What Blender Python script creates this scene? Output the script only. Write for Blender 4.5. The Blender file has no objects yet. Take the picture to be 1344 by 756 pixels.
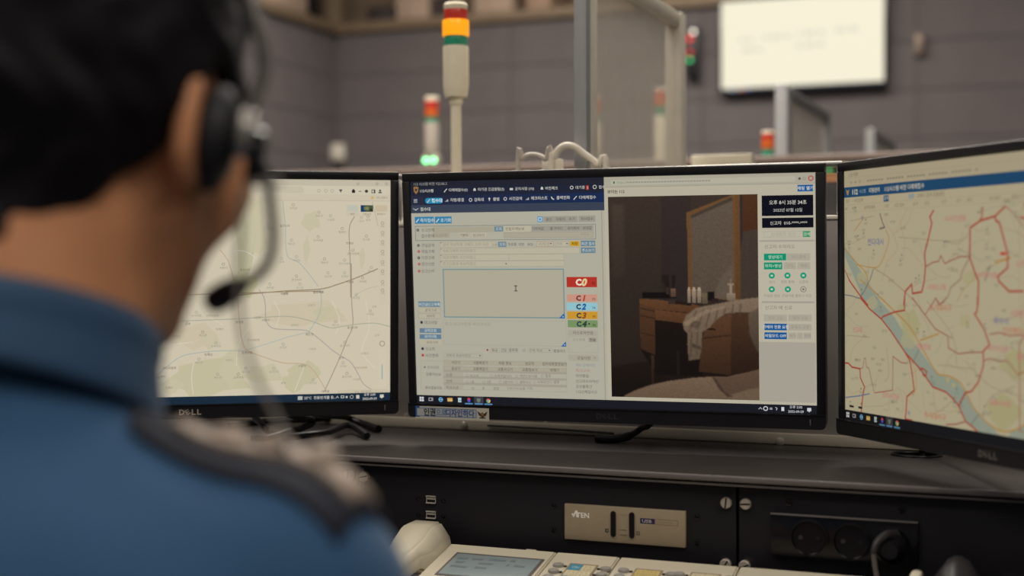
import bpy, bmesh, math, random
import numpy as np
from mathutils import Vector, Matrix
from mathutils.bvhtree import BVHTree
random.seed(7)
rng = np.random.default_rng(7)
C = bpy.context.scene.collection
PI = math.pi

# ------------------------------------------------------------ camera, light, exposure
FPX = 1815.0                       # focal length in pixels of the 1344 x 756 frame
EYE = 1.14                         # camera height above the floor
PITCH, ROLL = -0.015, -0.003
sc = bpy.context.scene
cd = bpy.data.cameras.new('camera')
cam = bpy.data.objects.new('camera', cd)
C.objects.link(cam)
cd.sensor_width = 36.0
cd.lens = FPX * 36.0 / 1344.0
cd.clip_start = 0.05
cd.clip_end = 60
cd.dof.use_dof = True
cd.dof.focus_distance = 1.75
cd.dof.aperture_fstop = 2.6
cam.matrix_world = Matrix.Translation((0, 0, EYE)) @ Matrix.Rotation(PI/2 + PITCH, 4, 'X') @ Matrix.Rotation(ROLL, 4, 'Z')
sc.camera = cam
vs = sc.view_settings
sc.display_settings.display_device = 'sRGB'
vs.view_transform = 'Standard'
vs.look = 'None'
vs.exposure = 0.0
vs.gamma = 1.0
vs.use_curve_mapping = False

TH = math.radians(22.0)            # the consoles and the room are turned 22 degrees to the camera
E1 = (math.cos(TH), -math.sin(TH))
E2 = (math.sin(TH), math.cos(TH))
def W(u, v, z=0.0):                # room frame (u along the desk, v away from the operator) to world
    return Vector((u*E1[0] + v*E2[0], u*E1[1] + v*E2[1], z))
ROOM = Matrix.Rotation(-TH, 4, 'Z')

world = bpy.data.worlds.new('room_ambient')
sc.world = world
world.use_nodes = True
world.node_tree.nodes['Background'].inputs[0].default_value = (1.0, 0.93, 0.85, 1)
world.node_tree.nodes['Background'].inputs[1].default_value = 0.10

def area_light(name, u, v, z, su, sv, power, col=(1, 0.93, 0.83)):
    l = bpy.data.lights.new(name, 'AREA')
    l.shape = 'RECTANGLE'; l.size = su; l.size_y = sv
    l.energy = power; l.color = col
    o = bpy.data.objects.new(name, l); C.objects.link(o)
    o.matrix_world = Matrix.Translation(W(u, v, z)) @ ROOM
    return o
area_light('ceiling_lamp_over_far_desks', -2.0, 5.6, 3.3, 3.6, 1.2, 135)
area_light('ceiling_lamp_over_middle', -1.4, 2.7, 3.3, 2.4, 0.9, 98)
area_light('ceiling_lamp_over_operator', -1.9, 0.6, 3.3, 1.6, 1.2, 30)
area_light('fill_light_behind_operator', -1.1, -1.3, 3.2, 2.2, 1.2, 24, (1, 0.92, 0.81))  # unseen fill light added to brighten the operator's neck and back
area_light('ceiling_lamp_right_of_operator', 1.3, 0.1, 3.1, 1.8, 1.2, 40, (1, 0.92, 0.81))

def ray(px, py):                   # pixel -> world direction (unit depth along the view axis)
    X, Y = px - 672.0, py - 378.0
    c, s = math.cos(-ROLL), math.sin(-ROLL)
    X, Y = c*X - s*Y, s*X + c*Y
    a, b = X/FPX, -Y/FPX
    c, s = math.cos(PITCH), math.sin(PITCH)
    return Vector((a, c - s*b, s + c*b))
O = Vector((0, 0, EYE))
def to_room(p):
    return (p.x*E1[0] + p.y*E1[1], p.x*E2[0] + p.y*E2[1], p.z)
def onV(px, py, v):                # pixel -> (u, z) on the plane v = const
    d = ray(px, py)
    t = v / (d.x*E2[0] + d.y*E2[1])
    u, _, z = to_room(O + d*t)
    return u, z
def onZ(px, py, z):
    d = ray(px, py)
    t = (z - EYE)/d.z
    u, v, _ = to_room(O + d*t)
    return u, v

# ------------------------------------------------------------ materials
def lin(c):
    return tuple(((x/255)/12.92 if x/255 <= 0.04045 else ((x/255 + 0.055)/1.055)**2.4) for x in c)
def mat(name, rgb, rough=0.5, metal=0.0, vary=0.08, scale=40.0, bump=0.0, bscale=300.0, spec=0.5, trans=0.0, ior=1.45, emit=None, estr=1.0, sss=0.0, sheen=0.0):
    m = bpy.data.materials.new(name); m.use_nodes = True
    nt = m.node_tree; b = nt.nodes['Principled BSDF']
    base = lin(rgb)
    tc = nt.nodes.new('ShaderNodeTexCoord')
    if vary > 0:
        nz = nt.nodes.new('ShaderNodeTexNoise'); nz.inputs['Scale'].default_value = scale; nz.inputs['Detail'].default_value = 4
        nt.links.new(tc.outputs['Object'], nz.inputs['Vector'])
        rp = nt.nodes.new('ShaderNodeValToRGB')
        rp.color_ramp.elements[0].position = 0.3; rp.color_ramp.elements[1].position = 0.7
        rp.color_ramp.elements[0].color = tuple(x*(1 - vary) for x in base) + (1,)
        rp.color_ramp.elements[1].color = tuple(min(1, x*(1 + vary)) for x in base) + (1,)
        nt.links.new(nz.outputs['Fac'], rp.inputs['Fac'])
        nt.links.new(rp.outputs['Color'], b.inputs['Base Color'])
    else:
        b.inputs['Base Color'].default_value = base + (1,)
    b.inputs['Roughness'].default_value = rough
    b.inputs['Metallic'].default_value = metal
    b.inputs['Specular IOR Level'].default_value = spec
    b.inputs['Transmission Weight'].default_value = trans
    b.inputs['IOR'].default_value = ior
    if sss:
        b.inputs['Subsurface Weight'].default_value = sss
        b.inputs['Subsurface Radius'].default_value = (0.012, 0.004, 0.002)
        b.inputs['Subsurface Scale'].default_value = 1.0
    if sheen:
        b.inputs['Sheen Weight'].default_value = sheen
    if emit:
        b.inputs['Emission Color'].default_value = lin(emit) + (1,)
        b.inputs['Emission Strength'].default_value = estr
    if bump:
        n2 = nt.nodes.new('ShaderNodeTexNoise'); n2.inputs['Scale'].default_value = bscale; n2.inputs['Detail'].default_value = 3
        nt.links.new(tc.outputs['Object'], n2.inputs['Vector'])
        bp = nt.nodes.new('ShaderNodeBump'); bp.inputs['Strength'].default_value = bump; bp.inputs['Distance'].default_value = 0.002
        nt.links.new(n2.outputs['Fac'], bp.inputs['Height'])
        nt.links.new(bp.outputs['Normal'], b.inputs['Normal'])
    return m
def screen_mat(name, spec=0.10):   # a lit panel: what it shows is the light it gives off
    m = bpy.data.materials.new(name); m.use_nodes = True
    nt = m.node_tree; b = nt.nodes['Principled BSDF']
    a = nt.nodes.new('ShaderNodeAttribute'); a.attribute_name = 'Col'
    b.inputs['Base Color'].default_value = (0.003, 0.003, 0.0035, 1)
    b.inputs['Roughness'].default_value = 0.45
    b.inputs['Specular IOR Level'].default_value = spec
    nt.links.new(a.outputs['Color'], b.inputs['Emission Color'])
    b.inputs['Emission Strength'].default_value = 1.0
    return m
def print_mat(name, rough=0.5, metal=0.0):   # flat print, colour from the mesh's colour attribute
    m = bpy.data.materials.new(name); m.use_nodes = True
    nt = m.node_tree; b = nt.nodes['Principled BSDF']
    a = nt.nodes.new('ShaderNodeAttribute'); a.attribute_name = 'Col'
    nt.links.new(a.outputs['Color'], b.inputs['Base Color'])
    b.inputs['Roughness'].default_value = rough; b.inputs['Metallic'].default_value = metal
    return m

def pane_mat(name, rgb, haze, rough):   # a thin see-through sheet: most light goes straight on, a little is scattered or mirrored
    m = bpy.data.materials.new(name); m.use_nodes = True
    nt = m.node_tree; b = nt.nodes['Principled BSDF']; out = nt.nodes['Material Output']
    b.inputs['Base Color'].default_value = lin(rgb) + (1,); b.inputs['Roughness'].default_value = rough
    tr = nt.nodes.new('ShaderNodeBsdfTransparent'); mx = nt.nodes.new('ShaderNodeMixShader')
    nz = nt.nodes.new('ShaderNodeTexNoise'); nz.inputs['Scale'].default_value = 6.0
    mr = nt.nodes.new('ShaderNodeMapRange'); mr.inputs['To Min'].default_value = haze*0.85; mr.inputs['To Max'].default_value = haze*1.15
    nt.links.new(nz.outputs['Fac'], mr.inputs['Value']); nt.links.new(mr.outputs['Result'], mx.inputs['Fac'])
    nt.links.new(tr.outputs['BSDF'], mx.inputs[1]); nt.links.new(b.outputs['BSDF'], mx.inputs[2])
    nt.links.new(mx.outputs['Shader'], out.inputs['Surface'])
    return m

M = {}
M['black_plastic'] = mat('black_plastic', (24, 23, 27), 0.38, vary=0.05, bump=0.06, bscale=900)
M['black_gloss'] = mat('black_gloss', (17, 16, 20), 0.22, vary=0.03)
M['dark_gap'] = mat('dark_gap', (8, 8, 10), 0.8, vary=0.0)
M['console_black'] = mat('console_black', (22, 20, 27), 0.5, vary=0.10, scale=14, bump=0.05, bscale=700)
M['shelf_dark'] = mat('shelf_dark', (66, 61, 60), 0.42, vary=0.16, scale=9, bump=0.05, bscale=500)
M['edge_band'] = mat('edge_band', (104, 98, 98), 0.4, vary=0.06)  # tone lightened to carry the highlight along the shelf lip
M['worktop'] = mat('worktop', (40, 38, 40), 0.5, vary=0.1, scale=12)
M['grey_panel'] = mat('grey_panel', (150, 143, 140), 0.55, vary=0.05, scale=20, bump=0.06, bscale=600)
M['pale_trim'] = mat('pale_trim', (196, 186, 168), 0.5, vary=0.06, scale=30)
M['aluminium'] = mat('aluminium', (205, 203, 198), 0.32, metal=0.85, vary=0.04)
M['blue_grey'] = mat('blue_grey', (156, 156, 157), 0.4, vary=0.04)
M['pale_metal'] = mat('pale_metal', (226, 219, 204), 0.45, metal=0.0, vary=0.05)
M['steel'] = mat('steel', (206, 196, 184), 0.42, metal=0.55, vary=0.05)
M['chrome'] = mat('chrome', (215, 208, 198), 0.35, metal=0.4, vary=0.02)
M['beige_phone'] = mat('beige_phone', (212, 203, 182), 0.42, vary=0.03, scale=15, bump=0.03, bscale=900)
M['grey_key'] = mat('grey_key', (150, 146, 140), 0.45, vary=0.03)
M['kvm_face'] = mat('kvm_face', (172, 156, 132), 0.42, metal=0.25, vary=0.04, scale=60)
M['lcd'] = mat('lcd', (138, 150, 152), 0.25, vary=0.04, emit=(120, 132, 134), estr=0.10)
M['tower_body'] = mat('tower_body', (232, 222, 198), 0.45, vary=0.03)
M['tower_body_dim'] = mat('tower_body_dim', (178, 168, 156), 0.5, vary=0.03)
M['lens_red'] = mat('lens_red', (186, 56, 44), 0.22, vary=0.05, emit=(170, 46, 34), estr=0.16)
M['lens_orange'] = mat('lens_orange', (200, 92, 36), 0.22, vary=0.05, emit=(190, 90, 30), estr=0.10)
M['lens_amber_lit'] = mat('lens_amber_lit', (236, 140, 30), 0.25, vary=0.0, emit=(255, 166, 20), estr=0.80)
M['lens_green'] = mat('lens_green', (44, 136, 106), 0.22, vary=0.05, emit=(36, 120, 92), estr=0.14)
M['lamp_green_lit'] = mat('lamp_green_lit', (120, 240, 160), 0.3, vary=0.0, emit=(120, 250, 160), estr=3.6)
M['lamp_teal_lit'] = mat('lamp_teal_lit', (60, 200, 120), 0.3, vary=0.0, emit=(60, 220, 130), estr=1.6)
M['lamp_red_lit'] = mat('lamp_red_lit', (230, 30, 30), 0.3, vary=0.0, emit=(240, 30, 30), estr=1.1)
M['glint_white'] = mat('glint_white', (250, 245, 230), 0.3, vary=0.0, emit=(255, 248, 232), estr=2.0)  # white highlight on the signal housing, put in as a glowing dot
M['wall_fabric'] = mat('wall_fabric', (99, 93, 94), 0.9, vary=0.06, scale=6, bump=0.1, bscale=200)
M['wall_joint'] = mat('wall_joint', (98, 92, 93), 0.9, vary=0.05)
M['upper_wall'] = mat('upper_wall', (150, 130, 110), 0.8, vary=0.06, scale=3)
M['wood_trim'] = mat('wood_trim', (128, 110, 90), 0.55, vary=0.12, scale=18)
M['brown_cap'] = mat('brown_cap', (124, 106, 96), 0.5, vary=0.10, scale=16)
M['floor'] = mat('floor', (96, 92, 90), 0.7, vary=0.1, scale=8)
M['ceiling'] = mat('ceiling', (196, 190, 180), 0.9, vary=0.04, scale=5)
M['frosted'] = pane_mat('frosted', (236, 230, 218), 0.40, 0.3)
M['clear'] = pane_mat('clear', (235, 236, 236), 0.04, 0.05)
M['white_paint'] = mat('white_paint', (214, 206, 194), 0.55, vary=0.05, scale=20)
M['cloudy_cable'] = mat('cloudy_cable', (184, 174, 164), 0.4, vary=0.03)
M['white_cable'] = mat('white_cable', (226, 216, 200), 0.4, vary=0.03)
M['cardboard'] = mat('cardboard', (168, 140, 120), 0.8, vary=0.1, scale=12)
M['pale_box'] = mat('pale_box', (178, 156, 138), 0.75, vary=0.08, scale=8)
M['dark_box'] = mat('dark_box', (58, 50, 50), 0.7, vary=0.1, scale=8)
M['green_box'] = mat('green_box', (96, 190, 120), 0.6, vary=0.06)
M['orange_box'] = mat('orange_box', (224, 156, 100), 0.6, vary=0.06)
M['skin'] = mat('skin', (208, 146, 106), 0.5, vary=0.10, scale=22, bump=0.05, bscale=400, sss=0.12)
M['hair'] = mat('hair', (17, 15, 21), 0.62, vary=0.35, scale=120, bump=0.5, bscale=260, spec=0.22)
M['shirt'] = mat('shirt', (42, 82, 122), 0.85, vary=0.08, scale=12, bump=0.12, bscale=900, sheen=0.15)
M['shirt_collar'] = mat('shirt_collar', (40, 72, 106), 0.85, vary=0.08, scale=14, bump=0.12, bscale=900, sheen=0.1)
M['navy'] = mat('navy', (20, 24, 40), 0.8, vary=0.1, bump=0.1)
M['silver_braid'] = mat('silver_braid', (164, 148, 136), 0.6, metal=0.1, vary=0.2, scale=160, bump=0.3, bscale=700)
M['trousers'] = mat('trousers', (24, 28, 40), 0.9, vary=0.1, bump=0.1)
M['leather'] = mat('leather', (18, 17, 18), 0.45, vary=0.1)
M['cushion'] = mat('cushion', (25, 26, 32), 0.6, vary=0.1, bump=0.15)
M['brushed'] = mat('brushed', (200, 196, 190), 0.3, metal=0.8, vary=0.06)
M['edge_dark'] = mat('edge_dark', (52, 50, 52), 0.38, vary=0.06)
M['headband'] = mat('headband', (104, 100, 98), 0.4, metal=0.3, vary=0.06)
M['grey_cable'] = mat('grey_cable', (96, 90, 86), 0.5, vary=0.05)
M['black_cable'] = mat('black_cable', (16, 15, 17), 0.42, vary=0.05)
M['sticker'] = print_mat('sticker_print', 0.35)
M['print'] = print_mat('label_print', 0.5)
M['screen'] = screen_mat('screen_panel')

# ------------------------------------------------------------ mesh helpers
class MB:
    """collects shapes and links them as ONE mesh object"""
    def __init__(s): s.bm = bmesh.new()
    def _add(s, geo, mtx):
        bmesh.ops.transform(s.bm, matrix=mtx, verts=geo)
    def box(s, c, size, bev=0.0, seg=2, rot=None):
        r = bmesh.ops.create_cube(s.bm, size=1.0)
        vs_ = r['verts']
        bmesh.ops.scale(s.bm, vec=size, verts=vs_)
        if bev > 0:
            es = list({e for v in vs_ for e in v.link_edges})
            rb = bmesh.ops.bevel(s.bm, geom=es, offset=bev, segments=seg, affect='EDGES', profile=0.5)
            vs_ = list({v for f in rb['faces'] for v in f.verts} | {v for v in vs_ if v.is_valid})
        m = Matrix.Translation(c)
        if rot is not None: m = m @ rot
        s._add(vs_, m)
        return s
    def cyl(s, p0, p1, r0, r1=None, n=24, cap=True):
        r1 = r0 if r1 is None else r1
        p0, p1 = Vector(p0), Vector(p1)
        d = p1 - p0
        q = d.to_track_quat('Z', 'Y').to_matrix().to_4x4()
        r = bmesh.ops.create_cone(s.bm, cap_ends=cap, segments=n, radius1=r0, radius2=r1, depth=d.length)
        s._add(r['verts'], Matrix.Translation((p0 + p1)/2) @ q)
        return s
    def lathe(s, prof, n=32, m=None):
        """prof = [(r, z)...] around Z"""
        rings = []
        for r, z in prof:
            rings.append([s.bm.verts.new((r*math.cos(2*PI*i/n), r*math.sin(2*PI*i/n), z)) for i in range(n)])
        for a, b in zip(rings, rings[1:]):
            for i in range(n):
                s.bm.faces.new((a[i], a[(i+1) % n], b[(i+1) % n], b[i]))
        if prof[0][0] > 1e-6: s.bm.faces.new(list(reversed(rings[0])))
        if prof[-1][0] > 1e-6: s.bm.faces.new(rings[-1])
        if m is not None: s._add([v for r_ in rings for v in r_], m)
        return s
    def tube(s, pts, r, n=10, sub=6):
        pts = [Vector(p) for p in pts]
        P_ = []
        k = len(pts)
        for i in range(k - 1):
            a, b, c, d = pts[max(i-1, 0)], pts[i], pts[i+1], pts[min(i+2, k-1)]
            for j in range(sub):
                t = j/sub
                P_.append(0.5*((2*b) + (c - a)*t + (2*a - 5*b + 4*c - d)*t*t + (3*b - a - 3*c + d)*t**3))
        P_.append(pts[-1])
        rings = []; nrm = None
        for i, p in enumerate(P_):
            t = (P_[min(i+1, len(P_)-1)] - P_[max(i-1, 0)]).normalized()
            if nrm is None:
                nrm = t.orthogonal().normalized()
            nrm = (nrm - t*nrm.dot(t)).normalized()
            bn = t.cross(nrm)
            rr = r(i/(len(P_)-1)) if callable(r) else r
            rings.append([s.bm.verts.new(p + nrm*rr*math.cos(2*PI*j/n) + bn*rr*math.sin(2*PI*j/n)) for j in range(n)])
        for a, b in zip(rings, rings[1:]):
            for i in range(n):
                s.bm.faces.new((a[i], a[(i+1) % n], b[(i+1) % n], b[i]))
        s.bm.faces.new(list(reversed(rings[0]))); s.bm.faces.new(rings[-1])
        return s
    def prism(s, poly, y0, y1, axis='y'):
        """polygon of (a, b) extruded: axis y -> (a, y, b); axis z -> (a, b, z); axis x -> (x, a, b)"""
        def mk(a, b, t):
            return {'y': (a, t, b), 'z': (a, b, t), 'x': (t, a, b)}[axis]
        A = [s.bm.verts.new(mk(a, b, y0)) for a, b in poly]
        B = [s.bm.verts.new(mk(a, b, y1)) for a, b in poly]
        n = len(poly)
        s.bm.faces.new(A); s.bm.faces.new(list(reversed(B)))
        for i in range(n):
            s.bm.faces.new((A[i], B[i], B[(i+1) % n], A[(i+1) % n]))
        return s
    def build(s, name, m, parent=None, smooth=True, ang=35):
        bmesh.ops.recalc_face_normals(s.bm, faces=s.bm.faces[:])
        me = bpy.data.meshes.new(name)
        s.bm.to_mesh(me); s.bm.free()
        return link(name, me, m, parent, smooth, ang)
def link(name, me, m, parent=None, smooth=True, ang=35):
    o = bpy.data.objects.new(name, me)
    C.objects.link(o)
    me.materials.clear(); me.materials.append(m)
    if smooth:
        me.polygons.foreach_set('use_smooth', [True]*len(me.polygons))
        try: me.set_sharp_from_angle(angle=math.radians(ang))
        except Exception: pass
    if parent: o.parent = parent
    return o
def tag(o, label, cat, group=None):
    o['label'] = label; o['category'] = cat
    if group: o['group'] = group
    return o
def thing(name, label, cat, loc=(0, 0, 0), rotz=0.0, group=None, mtx=None):
    o = bpy.data.objects.new(name, None); C.objects.link(o)
    o.empty_display_size = 0.05
    o.matrix_world = mtx if mtx is not None else Matrix.Translation(loc) @ Matrix.Rotation(rotz, 4, 'Z')
    return tag(o, label, cat, group)
def rthing(name, label, cat, u, v, z, group=None):
    return thing(name, label, cat, W(u, v, z), -TH, group)
def structure(o):
    o['kind'] = 'structure'; return o
def rooted(o):                     # a mesh written in room coordinates
    o.matrix_world = ROOM; return o

# text -> triangles (batch)
_text_jobs = []
def text_job(body, bold=0.0, shear=0.0):
    c = bpy.data.curves.new('lettering', 'FONT'); c.body = body; c.resolution_u = 2
    c.offset = bold; c.shear = shear
    o = bpy.data.objects.new('lettering', c); C.objects.link(o)
    return o
def text_tris(jobs):
    dg = bpy.context.evaluated_depsgraph_get()
    out = []
    for o in jobs:
        me = o.evaluated_get(dg).to_mesh()
        n = len(me.vertices); co = np.zeros(n*3); me.vertices.foreach_get('co', co)
        me.calc_loop_triangles()
        t = np.zeros(len(me.loop_triangles)*3, dtype=int); me.loop_triangles.foreach_get('vertices', t)
        out.append((co.reshape(-1, 3)[:, :2].copy(), t.reshape(-1, 3).copy()))
        o.evaluated_get(dg).to_mesh_clear()
    for o in jobs:
        c = o.data; bpy.data.objects.remove(o); bpy.data.curves.remove(c)
    return out

SYL = '시스템버전다매체접수타기관급알람공지사항크대중령종결감독출범건검색리트콜백화신고번오후분초년월일보이는채팅열인권으로디자하'
class Flat:
    """flat printed / lit artwork in pixel units on one plane, y down"""
    def __init__(s, w, h, W_, H_, P=None):
        s.w, s.h, s.W, s.H, s.P = w, h, W_, H_, P
        s.items = []; s.txt = []; s.l = 0
    def poly(s, pts, col, l=None, cols=None):
        s.items.append((np.array(pts, float), [list(range(len(pts)))], cols or [col]*len(pts), s.l if l is None else l))
    def rect(s, x0, y0, x1, y1, col, l=None, grad=None):
        cols = None
        if grad: cols = [col, col, grad, grad]
        s.poly([(x0, y0), (x1, y0), (x1, y1), (x0, y1)], col, l, cols)
    def rrect(s, x0, y0, x1, y1, r, col, l=None):
        p = []
        for cx, cy, a0 in ((x1-r, y0+r, -90), (x1-r, y1-r, 0), (x0+r, y1-r, 90), (x0+r, y0+r, 180)):
            for k in range(6):
                a = math.radians(a0 + 18*k); p.append((cx + r*math.cos(a), cy + r*math.sin(a)))
        s.poly(p, col, l)
    def frame(s, x0, y0, x1, y1, t, col, l=None):
        s.rect(x0, y0, x1, y0+t, col, l); s.rect(x0, y1-t, x1, y1, col, l)
        s.rect(x0, y0+t, x0+t, y1-t, col, l); s.rect(x1-t, y0+t, x1, y1-t, col, l)
    def circle(s, x, y, r, col, l=None, n=14, ry=None):
        ry = ry or r
        s.poly([(x + r*math.cos(2*PI*i/n), y + ry*math.sin(2*PI*i/n)) for i in range(n)], col, l)
    def ring(s, x, y, r, t, col, l=None):
        s.line([(x + r*math.cos(2*PI*i/14), y + r*math.sin(2*PI*i/14)) for i in range(15)], t, col, l)
    def line(s, pts, wd, col, l=None):
        p = np.array(pts, float); n = len(p)
        if n < 2: return
        d = np.diff(p, axis=0); d /= (np.linalg.norm(d, axis=1, keepdims=True) + 1e-9)
        nn = np.stack([-d[:, 1], d[:, 0]], 1)
        vn = np.zeros_like(p); vn[:-1] += nn; vn[1:] += nn
        L = np.linalg.norm(vn, axis=1, keepdims=True); vn /= (L + 1e-9)
        k = np.ones((n, 1)); k[1:-1] = 1/np.clip(L[1:-1]/2, 0.5, 1)
        a = p + vn*k*wd/2; b = p - vn*k*wd/2
        s.items.append((np.concatenate([a, b]), [[i, i+1, n+i+1, n+i] for i in range(n-1)], [col]*(2*n), s.l if l is None else l))
    def text(s, x, y, body, size, col, bold=0.0, al='l', l=None, sx=1.0, shear=0.0, rot=0.0):
        if bold < 0.005:           # print too small to read: keep to the syllables already in use
            body = ''.join(c if not ('\uac00' <= c <= '\ud7a3') or c in SYL else SYL[ord(c)*7 % len(SYL)] for c in body)
        s.txt.append((x, y, body, size, col, bold, al, s.l + 1 if l is None else l, sx, shear, rot))
    def build(s, name, m, parent, dz=0.00006, gain=(1, 1, 1)):
        its = list(s.items)
        if s.txt:
            tr = text_tris([text_job(t[2], t[5], t[9]) for t in s.txt])
            for (x, y, body, size, col, bold, al, l, sx, sh, rot), (co, tri) in zip(s.txt, tr):
                if len(co) == 0: continue
                q = co*size; q[:, 0] *= sx
                w = q[:, 0].max(); q[:, 0] -= {'l': 0, 'c': w/2, 'r': w}[al]
                q[:, 1] = -(q[:, 1] - 0.36*size)
                if rot:
                    c_, s_ = math.cos(rot), math.sin(rot)
                    q = np.stack([q[:, 0]*c_ - q[:, 1]*s_, q[:, 0]*s_ + q[:, 1]*c_], 1)
                its.append((q + (x, y), tri[:, ::-1].tolist(), [col]*len(q), l))
        V, F, K = [], [], []; off = 0
        for p, fs, cols, l in its:
            xx = np.clip(p[:, 0], 0, s.w); yy = np.clip(p[:, 1], 0, s.h)
            V.append(np.stack([(xx/s.w - 0.5)*s.W, np.full(len(p), -l*dz), (0.5 - yy/s.h)*s.H], 1))
            F += [[i + off for i in f] for f in fs]
            K += [lin([q_*g_ for q_, g_ in zip(c, gain)]) + (1,) for c in cols]; off += len(p)
        V = np.concatenate(V)
        me = bpy.data.meshes.new(name); me.from_pydata(V.tolist(), [], F); me.update()
        a = me.color_attributes.new('Col', 'FLOAT_COLOR', 'POINT')
        a.data.foreach_set('color', np.array(K, dtype=np.float32).ravel())
        return link(name, me, m, parent, smooth=False)

# ------------------------------------------------------------ the room
UL, UR, VB, VF, HC = -4.207, 4.2, 7.53, -2.4, 3.35
LEDGE = 2.64
f = rooted(MB().box(((UL+UR)/2, (VB+VF)/2, -0.05), (UR-UL+1.6, VB-VF+1.6, 0.1)).build('floor', M['floor'])); structure(f)
f = rooted(MB().box(((UL+UR)/2, (VB+VF)/2, HC+0.05), (UR-UL+1.6, VB-VF+1.6, 0.1)).build('ceiling', M['ceiling'])); structure(f)
wb = rooted(MB().box(((UL+UR)/2, VB+0.09, LEDGE/2), (UR-UL+0.16, 0.14, LEDGE)).build('wall_back', M['wall_joint'])); structure(wb)
wl = rooted(MB().box((UL-0.09, (VB+VF)/2, LEDGE/2), (0.14, VB-VF, LEDGE)).build('wall_left', M['wall_joint'])); structure(wl)
wr = rooted(MB().box((UR+0.07, (VB+VF)/2, HC/2), (0.14, VB-VF+1.2, HC)).build('wall_right', M['wall_fabric'])); structure(wr)
PW, PH = 1.15, 0.255
pan = None
for k in range(-2, 6):
    for r in range(10):
        u0 = -1.903 + PW*k; z1 = 2.575 - PH*r
        a, b = max(u0, UL), min(u0 + PW, UR)
        if b - a < 0.1: continue
        full = (b - a) > PW - 0.01
        if full and pan: o = pan.copy(); C.objects.link(o)
        else:
            o = MB().box((0, 0, 0), (b - a - 0.005, 0.008, PH - 0.004), 0.002, 1).build('wall_panel', M['wall_fabric'])
            if full: pan = o
        o.parent = wb; o.location = ((a + b)/2, VB + 0.016, z1 - PH/2)
pan = None
for k in range(8):
    for r in range(10):
        v1 = VB - 1.2*k; z1 = 2.575 - PH*r
        if pan: o = pan.copy(); C.objects.link(o)
        else: o = pan = MB().box((0, 0, 0), (0.008, 1.195, PH - 0.004), 0.002, 1).build('wall_panel', M['wall_fabric'])
        o.parent = wl; o.location = (UL - 0.016, v1 - 0.6, z1 - PH/2)
t = rooted(MB().box(((UL+UR)/2, VB+0.22, LEDGE-0.03), (UR-UL+0.1, 0.5, 0.06), 0.006).build('trim_1', M['wood_trim'])); structure(t)
t = rooted(MB().box((UL-0.22, (VB+VF)/2-0.02, LEDGE-0.03), (0.5, VB-VF, 0.06), 0.006).build('trim_2', M['wood_trim'])); structure(t)
t = rooted(MB().box(((UL+UR)/2, VB+0.52, (LEDGE+HC)/2), (UR-UL+1.2, 0.1, HC-LEDGE)).build('wall_upper_back', M['upper_wall'])); structure(t)
t = rooted(MB().box((UL-0.52, (VB+VF)/2, (LEDGE+HC)/2), (0.1, VB-VF, HC-LEDGE)).build('wall_upper_left', M['upper_wall'])); structure(t)
# the post where the two ledges meet
p = rooted(MB().box((UL-0.02, VB+0.03, (LEDGE+HC)/2), (0.10, 0.10, HC-LEDGE), 0.004).build('trim_3', M['wood_trim'])); structure(p)

# things stored on the ledge under the ceiling
def ledge_box(px0, px1, h, m, label, cat='box', name='storage_box', dep=0.28, lid=True, grp=None, yb=0.02):
    u0, _ = onV(px0, 15, VB + yb); u1, _ = onV(px1, 15, VB + yb)
    t_ = rthing(name, label, cat, (u0+u1)/2, VB + yb + dep/2, LEDGE, grp)
    w = u1 - u0
    MB().box((0, 0, h*0.42), (w, dep, h*0.84), 0.006).build('body', m, t_)
    MB().box((0, 0, h*0.92), (w+0.012, dep+0.012, h*0.16), 0.004).build('lid', m, t_)
    return t_
ledge_box(482, 516, 0.09, M['dark_box'], 'dark low box on the wooden ledge left of the tall signal tower', yb=0.02)
ledge_box(520, 562, 0.28, M['pale_box'], 'pale tall carton on the ledge left of the tall signal tower', 'carton', 'carton')
ledge_box(570, 586, 0.12, M['dark_box'], 'small dark carton on the ledge just behind the tall signal tower', 'carton', 'carton', yb=0.02)
ledge_box(622, 672, 0.30, M['pale_box'], 'wide pale carton on the ledge right of the tall signal tower', 'carton', 'carton', yb=0.02)
ledge_box(690, 722, 0.26, M['cardboard'], 'brown cardboard carton on the ledge beside the glass screen', 'carton', 'carton', yb=0.02)
def side_ledge(v0, v1, h, m, label, cat, name, dep=0.3):
    t_ = rthing(name, label, cat, UL - 0.03 - dep/2, (v0+v1)/2, LEDGE + 0.001)
    MB().box((0, 0, h/2), (dep, v1-v0, h), 0.008).build('carcass', m, t_)
    MB().box((dep/2+0.006, 0, h/2), (0.014, v1-v0-0.02, h-0.03), 0.003).build('door', m, t_)
    MB().box((dep/2+0.02, (v1-v0)/2-0.07, h/2), (0.014, 0.015, 0.10), 0.003).build('handle', M['steel'], t_)
side_ledge(6.62, 7.22, 0.55, M['pale_box'], 'pale cupboard on the side ledge nearest the room corner', 'cupboard', 'cupboard')
side_ledge(5.60, 6.48, 0.55, M['pale_box'], 'pale cupboard on the side ledge above the operator headset', 'cupboard', 'cupboard')
t_ = rthing('block', 'narrow black loudspeaker between the pale cupboard and the corner post', 'block', UL-0.1, 7.33, LEDGE)  # black piece whose colour stands for the dark gap there
MB().box((0, 0, 0.17), (0.14, 0.12, 0.34), 0.008).build('block_body', M['black_plastic'], t_)
MB().cyl((0.07, 0, 0.1), (0.074, 0, 0.1), 0.045).build('cone', M['dark_gap'], t_)  # round dark patch on the black piece

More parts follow.
